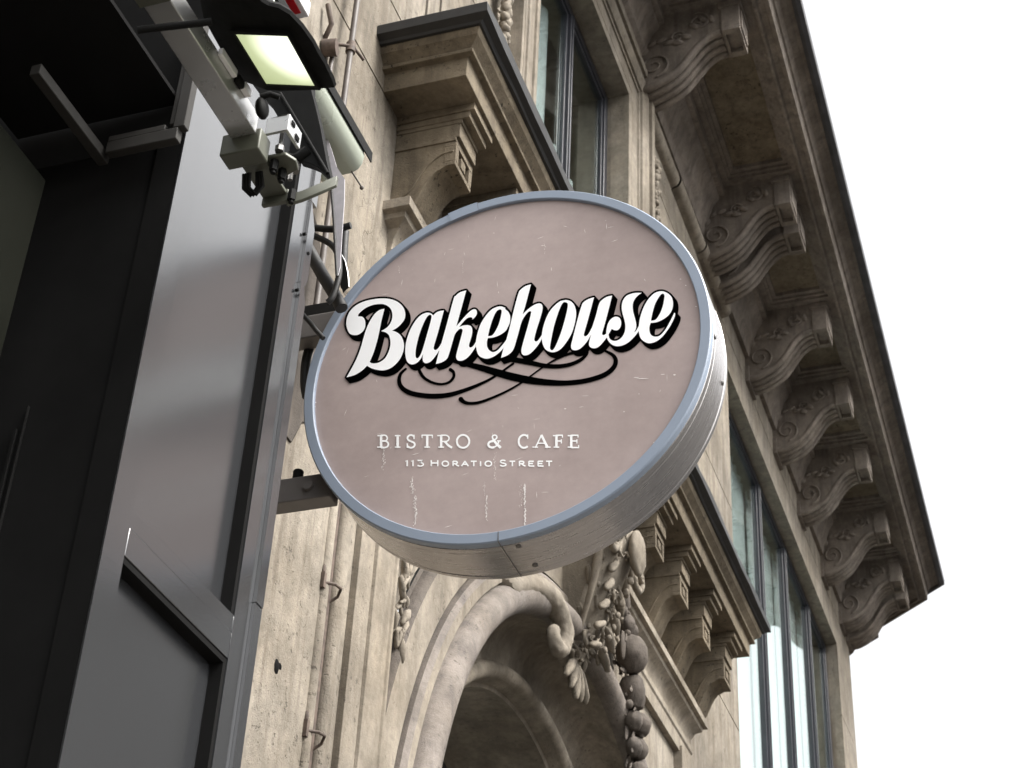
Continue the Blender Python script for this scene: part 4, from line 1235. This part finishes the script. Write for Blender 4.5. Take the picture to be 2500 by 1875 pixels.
# ================================================================ FLOOD LIGHT (lit)
fx = empty('flood_light', 'lit black flood light with a glowing yellowish green lens', 'lamp')
th = R(25)
U = Vector((math.cos(th), 0, -math.sin(th))); V = Vector((0, 1, 0)); Nn = Vector((-math.sin(th), 0, -math.cos(th)))   # Nn: direction the lens faces
LC = Vector((-1.25, 1.90, 3.884))
def L(u, v, n): return LC+U*u+V*v+Nn*n
LCOB = tuple(L(.10, .03, 0))
M['lens'] = lampmat()
mb = MB(); mb.add([L(0, -.003, 0), L(.128, -.018, 0), L(.124, .110, 0), L(0, .127, 0)], [(0, 1, 2, 3)])
mb.add([L(0, -.003, -.004), L(.128, -.018, -.004), L(.124, .110, -.004), L(0, .127, -.004)], [(0, 1, 2, 3)])
mb.build('lens', M['lens'], fx)
def slab(mb, pts, n0, n1):
    k = len(pts); a = [L(u, v, n0) for u, v in pts]; b_ = [L(u, v, n1) for u, v in pts]
    mb.loft([a, b_], close=True, caps=True)
def onlens(px, py):
    d = Rt2*(px*.40687-1250)-Up2*(py*.40687-937.5)+Fw*F_PX
    q = CAM+d*((LC-CAM).dot(Nn)/d.dot(Nn))-LC
    return (q.dot(U), q.dot(V))


mb = MB()
bo = [onlens(*p) for p in ((1215, 120), (1260, 205), (1330, 330), (1400, 450), (1425, 490), (1500, 515), (1590, 550), (1680, 556), (1850, 552), (1915, 542), (2000, 536), (1985, 490), (1940, 395), (1900, 330), (1870, 270), (1800, 172), (1730, 98), (1660, 58), (1600, 44), (1560, 20), (1500, -60), (1400, -140), (1180, -140), (1190, 0))]
slab(mb, bo, -.012, -.0045)
# raised edge round the lens opening
lq = [(0, -.003), (.128, -.018), (.124, .110), (0, .127)]
for i in range(4):
    a_, b_ = Vector(lq[i]), Vector(lq[(i+1) % 4]); cc = Vector((.063, .054))
    ao, bo_ = a_+(a_-cc).normalized()*.010, b_+(b_-cc).normalized()*.010
    slab(mb, [tuple(a_), tuple(b_), tuple(bo_), tuple(ao)], -.004, .0035)
mb.build('bezel', M['lampblack'], fx, 30)
mb = MB(); rows = []
cb_ = sum((Vector(p) for p in bo), Vector((0, 0)))/len(bo)
for sc_, n_ in ((.985, -.0125), (.94, -.022), (.80, -.034), (.55, -.042), (.2, -.045)):
    rows.append([L(*(cb_+(Vector(p)-cb_)*sc_+Vector((n_*.9+.011, 0))), n_) for p in bo])
mb.loft(rows, close=True, caps=True)
mb.build('housing', M['lampblack'], fx, 50)

# black yoke strap and the dark hanging bracket under the lamp
yk = empty('lamp_yoke', 'wide black yoke plate hanging below the flood light', 'bracket')
def c1p(x, y, yy): return at(x*.40687, y*.40687, 'y', yy)
Y0 = 2.30
mb = MB()
poly = [(1500, 480), (1560, 560), (1620, 620), (1690, 740), (1760, 830), (1810, 880), (1795, 960), (1860, 980), (1905, 1000), (1990, 1085), (1960, 960), (1925, 770), (1895, 640), (1870, 545), (1870, 470)]
mb.prism(poly, lambda p: c1p(p[0], p[1], Y0), lambda p: c1p(p[0], p[1], Y0)+Vector((0, .02, 0)))
mb.build('plate', M['lampblack'], yk, 30, .001)
mb = MB(); mb.tube([c1p(1680, 560, Y0-.002), c1p(1800, 760, Y0-.002), c1p(1900, 930, Y0-.002), c1p(1965, 1040, Y0-.002)], .004, 8); mb.build('rib', M['lampblack'], yk, 60)
mb = MB(); mb.tube([c1p(1720, 950, Y0), c1p(1760, 960, Y0), c1p(1800, 945, Y0), c1p(1850, 905, Y0)], .012, 10); mb.build('clamp_ring', M['lampblack'], yk, 60)
mb = MB(); mb.tube([c1p(1770, 1030, Y0), c1p(1770, 960, Y0)], .009, 8); mb.tube([c1p(1740, 1080, Y0-.004), c1p(1752, 1000, Y0-.004)], .005, 8); mb.build('clamp_screw', M['screw'], yk, 30)

# ================================================================ housing (long rounded cover) behind the lamp
hs = empty('camera_housing', 'long pale rounded metal housing with a dark visor beside the stone wall', 'housing')
def hx(x, z): return (x, z)
mb = MB(); ya, yb_ = 2.55, 3.12
cx, cz = -1.640, 4.755
rows = []
for y in (ya, yb_-.004, yb_):
    s_ = 1 if y < yb_ else .9
    pr = [(-.085, -.052), (.018, -.052), (.036, -.042), (.046, -.026), (.050, .0), (.046, .026), (.030, .044), (-.085, .044)]
    rows.append([(cx+a*s_, y, cz+b_*s_) for a, b_ in pr])
mb.loft(rows, close=True, caps=True); mb.build('cover', M['cover'], hs, 50, .003)
mb = MB()
rows = []
for y in (ya, yb_+.03):
    pr = [(.052, .006), (.0555, .006), (.0555, .040), (.040, .054), (-.085, .054), (-.085, .050), (.038, .050), (.052, .038)]
    rows.append([(cx+a, y, cz+b_) for a, b_ in pr])
mb.loft(rows, close=True, caps=True); mb.build('visor', M['lampblack'], hs, 30, .001)
mb = MB(); mb.tube([(cx-.055, ya, cz-.060), (cx-.055, yb_-.01, cz-.060)], .010, 10); mb.build('edge_tube', M['cover'], hs, 60)
mb = MB(); mb.tube([(cx+.02, yb_-.01, cz-.05), (cx+.035, yb_+.03, cz-.075)], .0025, 8); mb.ball((cx+.035, yb_+.03, cz-.077), .006, 1, 1, 1, 8); mb.build('stay_screw', M['pipe'], hs, 60)

# ================================================================ red and white box sign at the top
rb = empty('box_sign', 'small white box sign with a red face cut by the top edge', 'sign')
mb = MB(); mb.box(-1.64, -1.585, 2.35, 2.715, 4.865, 4.915); mb.build('case', M['white'], rb, 30, .003)
mb = MB(); mb.box(-1.627, -1.598, 2.36, 2.695, 4.862, 4.8645); mb.build('red_panel', M['red'], rb, 30)
mb = MB(); mb.box(-1.70, -1.645, 2.35, 2.73, 4.868, 4.872); mb.box(-1.655, -1.6445, 2.35, 2.735, 4.845, 4.885); mb.build('mounting_rail', M['bracket'], rb, 30, .001)

# ================================================================ strap and cables
st = empty('strap', 'tapering pale grey strap hanging beside the shopfront post above the sign', 'strap')
mb = MB(); ys_ = 2.98
pl = [(1950, 790), (1990, 900), (2020, 1000), (2068, 1075), (2066, 1200), (2052, 1400), (2040, 1600), (2026, 1660), (2018, 1600), (2004, 1300), (1985, 1060), (1968, 940)]
mb.prism(pl, lambda p: c1p(p[0], p[1], ys_), lambda p: c1p(p[0], p[1], ys_)+Vector((0, .003, 0)))
mb.build('band', M['strap'], st, 30)
mb = MB(); mb.tube([c1p(x, y, ys_-.001) for x, y in ((1968, 940), (1983, 1060), (1992, 1180), (2002, 1300), (2010, 1450), (2018, 1600), (2022, 1660))], .004, 8); mb.build('frayed_edge', M['blackcable'], st, 60)


def cable(label, pts, r, y, ends=0):
    pp_ = catmull([(a, b_) for a, b_ in pts], 6, False)
    mb = MB(); mb.tube([c1p(a, b_, y) for a, b_ in pp_], r, 10)
    return tag(mb.build('cable', M['blackcable'], None, 60), label, 'cable', 'black cables beside the post')


cable('black cable stub sticking out sideways to the right behind the strap', [(1830, 1355), (1900, 1368), (1980, 1375), (2040, 1370), (2105, 1352)], .009, 3.02)
cable('black cable drooping in an arc below the sideways stub', [(1830, 1392), (1890, 1418), (1950, 1445), (2000, 1480), (2030, 1540), (2035, 1640), (2015, 1730), (1990, 1790), (1965, 1815)], .008, 3.03)
cable('thick black cable falling from upper left behind the post edge down to the sign', [(1800, 1400), (1870, 1530), (1930, 1640), (1985, 1730), (2020, 1790), (2050, 1850)], .016, 3.08)
cable('black cable rising straight behind the strap and running down to the sign', [(2070, 1390), (2063, 1480), (2060, 1560), (2058, 1640), (2070, 1720)], .011, 3.06)
cable('short black cable crossing from the post to the rim below the dark plate', [(1800, 1870), (1860, 1935), (1900, 1985), (1940, 2030)], .006, 3.05)
cable('black cable curving along the left edge of the sign', [(1880, 2050), (1850, 2110), (1832, 2200), (1828, 2300), (1840, 2380)], .012, 3.22)
# dark wedge plate beside the cables
wr = empty('wedge_bracket', 'dark leaf shaped metal wedge with a bright edge above the round sign', 'bracket')
mb = MB(); pl = [(2050, 1530), (2072, 1570), (2088, 1640), (2094, 1720), (2060, 1760), (2040, 1700), (2042, 1600)]
mb.prism(pl, lambda p: c1p(p[0], p[1], 3.04), lambda p: c1p(p[0], p[1], 3.06)); mb.build('wedge', M['lampblack'], wr, 30)
mb = MB(); mb.tube([c1p(x, y, 3.035) for x, y in ((2050, 1530), (2072, 1570), (2088, 1640), (2094, 1720))], .0018, 6); mb.build('bright_edge', M['bracket'], wr, 60)

# rough patched wall area behind: thin mortar bed on the wall
mb = MB(); rnd = random.Random(9)
cy0, cz0 = 3.55, 4.75
ringp = []
for k in range(28):
    a = 2*PI*k/28; q = 1+rnd.uniform(-.12, .12)
    ringp.append((cy0+.48*q*math.cos(a), cz0+.42*q*math.sin(a)))
mb.prism(ringp, lambda p: (W-.01, p[0], p[1]), lambda p: (W+.006, p[0], p[1]))
mb.build('mortar_patch', M['grime_shade'], bld, 30, .004)

# ================================================================ UNSEEN BUILDING ACROSS THE STREET (added to darken the post's reflection)
ob = empty('added_reflection_building', 'unseen pale building with a dark mansard roof, added to darken the post reflection', 'building')
OX, OY0, OY1, OZ = 12.0, 15.0, 50.0, 18.6
wy = [OY0+1.2+2.6*k for k in range(13)]; wz = [4.6+3.5*k for k in range(4)]
mb = MB()
ysb = [OY0]+[v for y in wy for v in (y, y+1.2)]+[OY1]; zsb = [-.1]+[v for z in wz for v in (z, z+2.2)]+[OZ]
for i in range(len(ysb)-1):
    for j in range(len(zsb)-1):
        hole = i % 2 == 1 and j % 2 == 1
        x = OX+(.25 if hole else 0)
        if not hole: mb.add([(x, ysb[i], zsb[j]), (x, ysb[i+1], zsb[j]), (x, ysb[i+1], zsb[j+1]), (x, ysb[i], zsb[j+1])], [(0, 1, 2, 3)])
        else:
            y0_, y1_, z0_, z1_ = ysb[i], ysb[i+1], zsb[j], zsb[j+1]
            mb.loft([[(OX, y0_, z0_), (OX, y1_, z0_), (OX, y1_, z1_), (OX, y0_, z1_)], [(OX+.25, y0_, z0_), (OX+.25, y1_, z0_), (OX+.25, y1_, z1_), (OX+.25, y0_, z1_)]], close=True)
mb.box(OX+.3, OX+12, OY0, OY1, -.1, OZ-.01)
mb.build('wall', M['pale'], ob, 30)
mb = MB(); mb.box(OX-.5, OX+.2, OY0-.3, OY1+.3, OZ, OZ+.35); mb.box(OX-.2, OX+.01, OY0-.1, OY1+.1, 7.6, 7.9); mb.build('cornice', M['pale'], ob, 30)
for y in wy:
    for z in wz:
        mb = MB(); mb.box(OX+.2, OX+.25, y, y+1.2, z, z+2.2); mb.build('window', M['black'], ob)
mb = MB(); mb.prism([(OX-.1, OZ+.36), (OX+1.3, OZ+4.6), (OX+4, OZ+5.4), (OX+12, OZ+5.4), (OX+12, OZ+.36)], lambda p: (p[0], OY0, p[1]), lambda p: (p[0], OY1, p[1]))
rf = mb.build('roof', M['zinc'], ob, 30)
for y in wy[::2]:
    mb = MB(); mb.box(OX+.15, OX+1.6, y, y+1.1, OZ+.9, OZ+2.8); mb.box(OX+.0, OX+1.7, y-.12, y+1.22, OZ+2.801, OZ+2.95); mb.build('dormer', M['zinc'], rf, 30)

# ================================================================ GROUND
mb = MB(); mb.add([(-200, -200, -.12), (200, -200, -.12), (200, 200, -.12), (-200, 200, -.12)], [(0, 1, 2, 3)])
g = mb.build('road', M['tarmac']); tag(g, kind='structure')
mb = MB(); mb.box(-60, 1.6, -60, 60, -.116, .0); g = mb.build('pavement', M['paving']); tag(g, kind='structure')

# ================================================================ CAMERA, WORLD, SUN
cam = bpy.data.cameras.new('camera'); co = bpy.data.objects.new('camera', cam); COL.objects.link(co)
cam.sensor_width = 36; cam.lens = F_PX/2500*36; cam.clip_end = 1000
m4 = Matrix((Rt2, Up2, -Fw)).transposed().to_4x4(); m4.translation = CAM
co.matrix_world = m4
cam.dof.use_dof = True; cam.dof.focus_distance = 4.15; cam.dof.aperture_fstop = 13
sc.camera = co

SUN_EL, SUN_AZ = R(50), R(94)      # azimuth measured from +Y towards +X
w = bpy.data.worlds.new('World'); sc.world = w; w.use_nodes = True
nt = w.node_tree; bg = nt.nodes['Background']
sky = nt.nodes.new('ShaderNodeTexSky'); sky.sky_type = 'NISHITA'; sky.sun_disc = False
sky.sun_elevation = SUN_EL; sky.sun_rotation = SUN_AZ; sky.air_density = 1.0; sky.dust_density = 6; sky.ozone_density = 1
hsv = nt.nodes.new('ShaderNodeHueSaturation'); hsv.inputs['Saturation'].default_value = .07
nt.links.new(sky.outputs[0], hsv.inputs['Color']); nt.links.new(hsv.outputs[0], bg.inputs[0])
bg.inputs[1].default_value = .15
sl = bpy.data.lights.new('sun', 'SUN'); sl.energy = 1.25; sl.angle = R(14); sl.color = (1, .94, .86)
so = bpy.data.objects.new('sun', sl); COL.objects.link(so)
d = Vector((math.sin(SUN_AZ)*math.cos(SUN_EL), math.cos(SUN_AZ)*math.cos(SUN_EL), math.sin(SUN_EL)))
so.rotation_euler = d.to_track_quat('Z', 'Y').to_euler()
sc.view_settings.view_transform = 'Standard'; sc.view_settings.look = 'None'; sc.view_settings.gamma = 1
sc.view_settings.exposure = 1.45
sc.cycles.max_bounces = 6
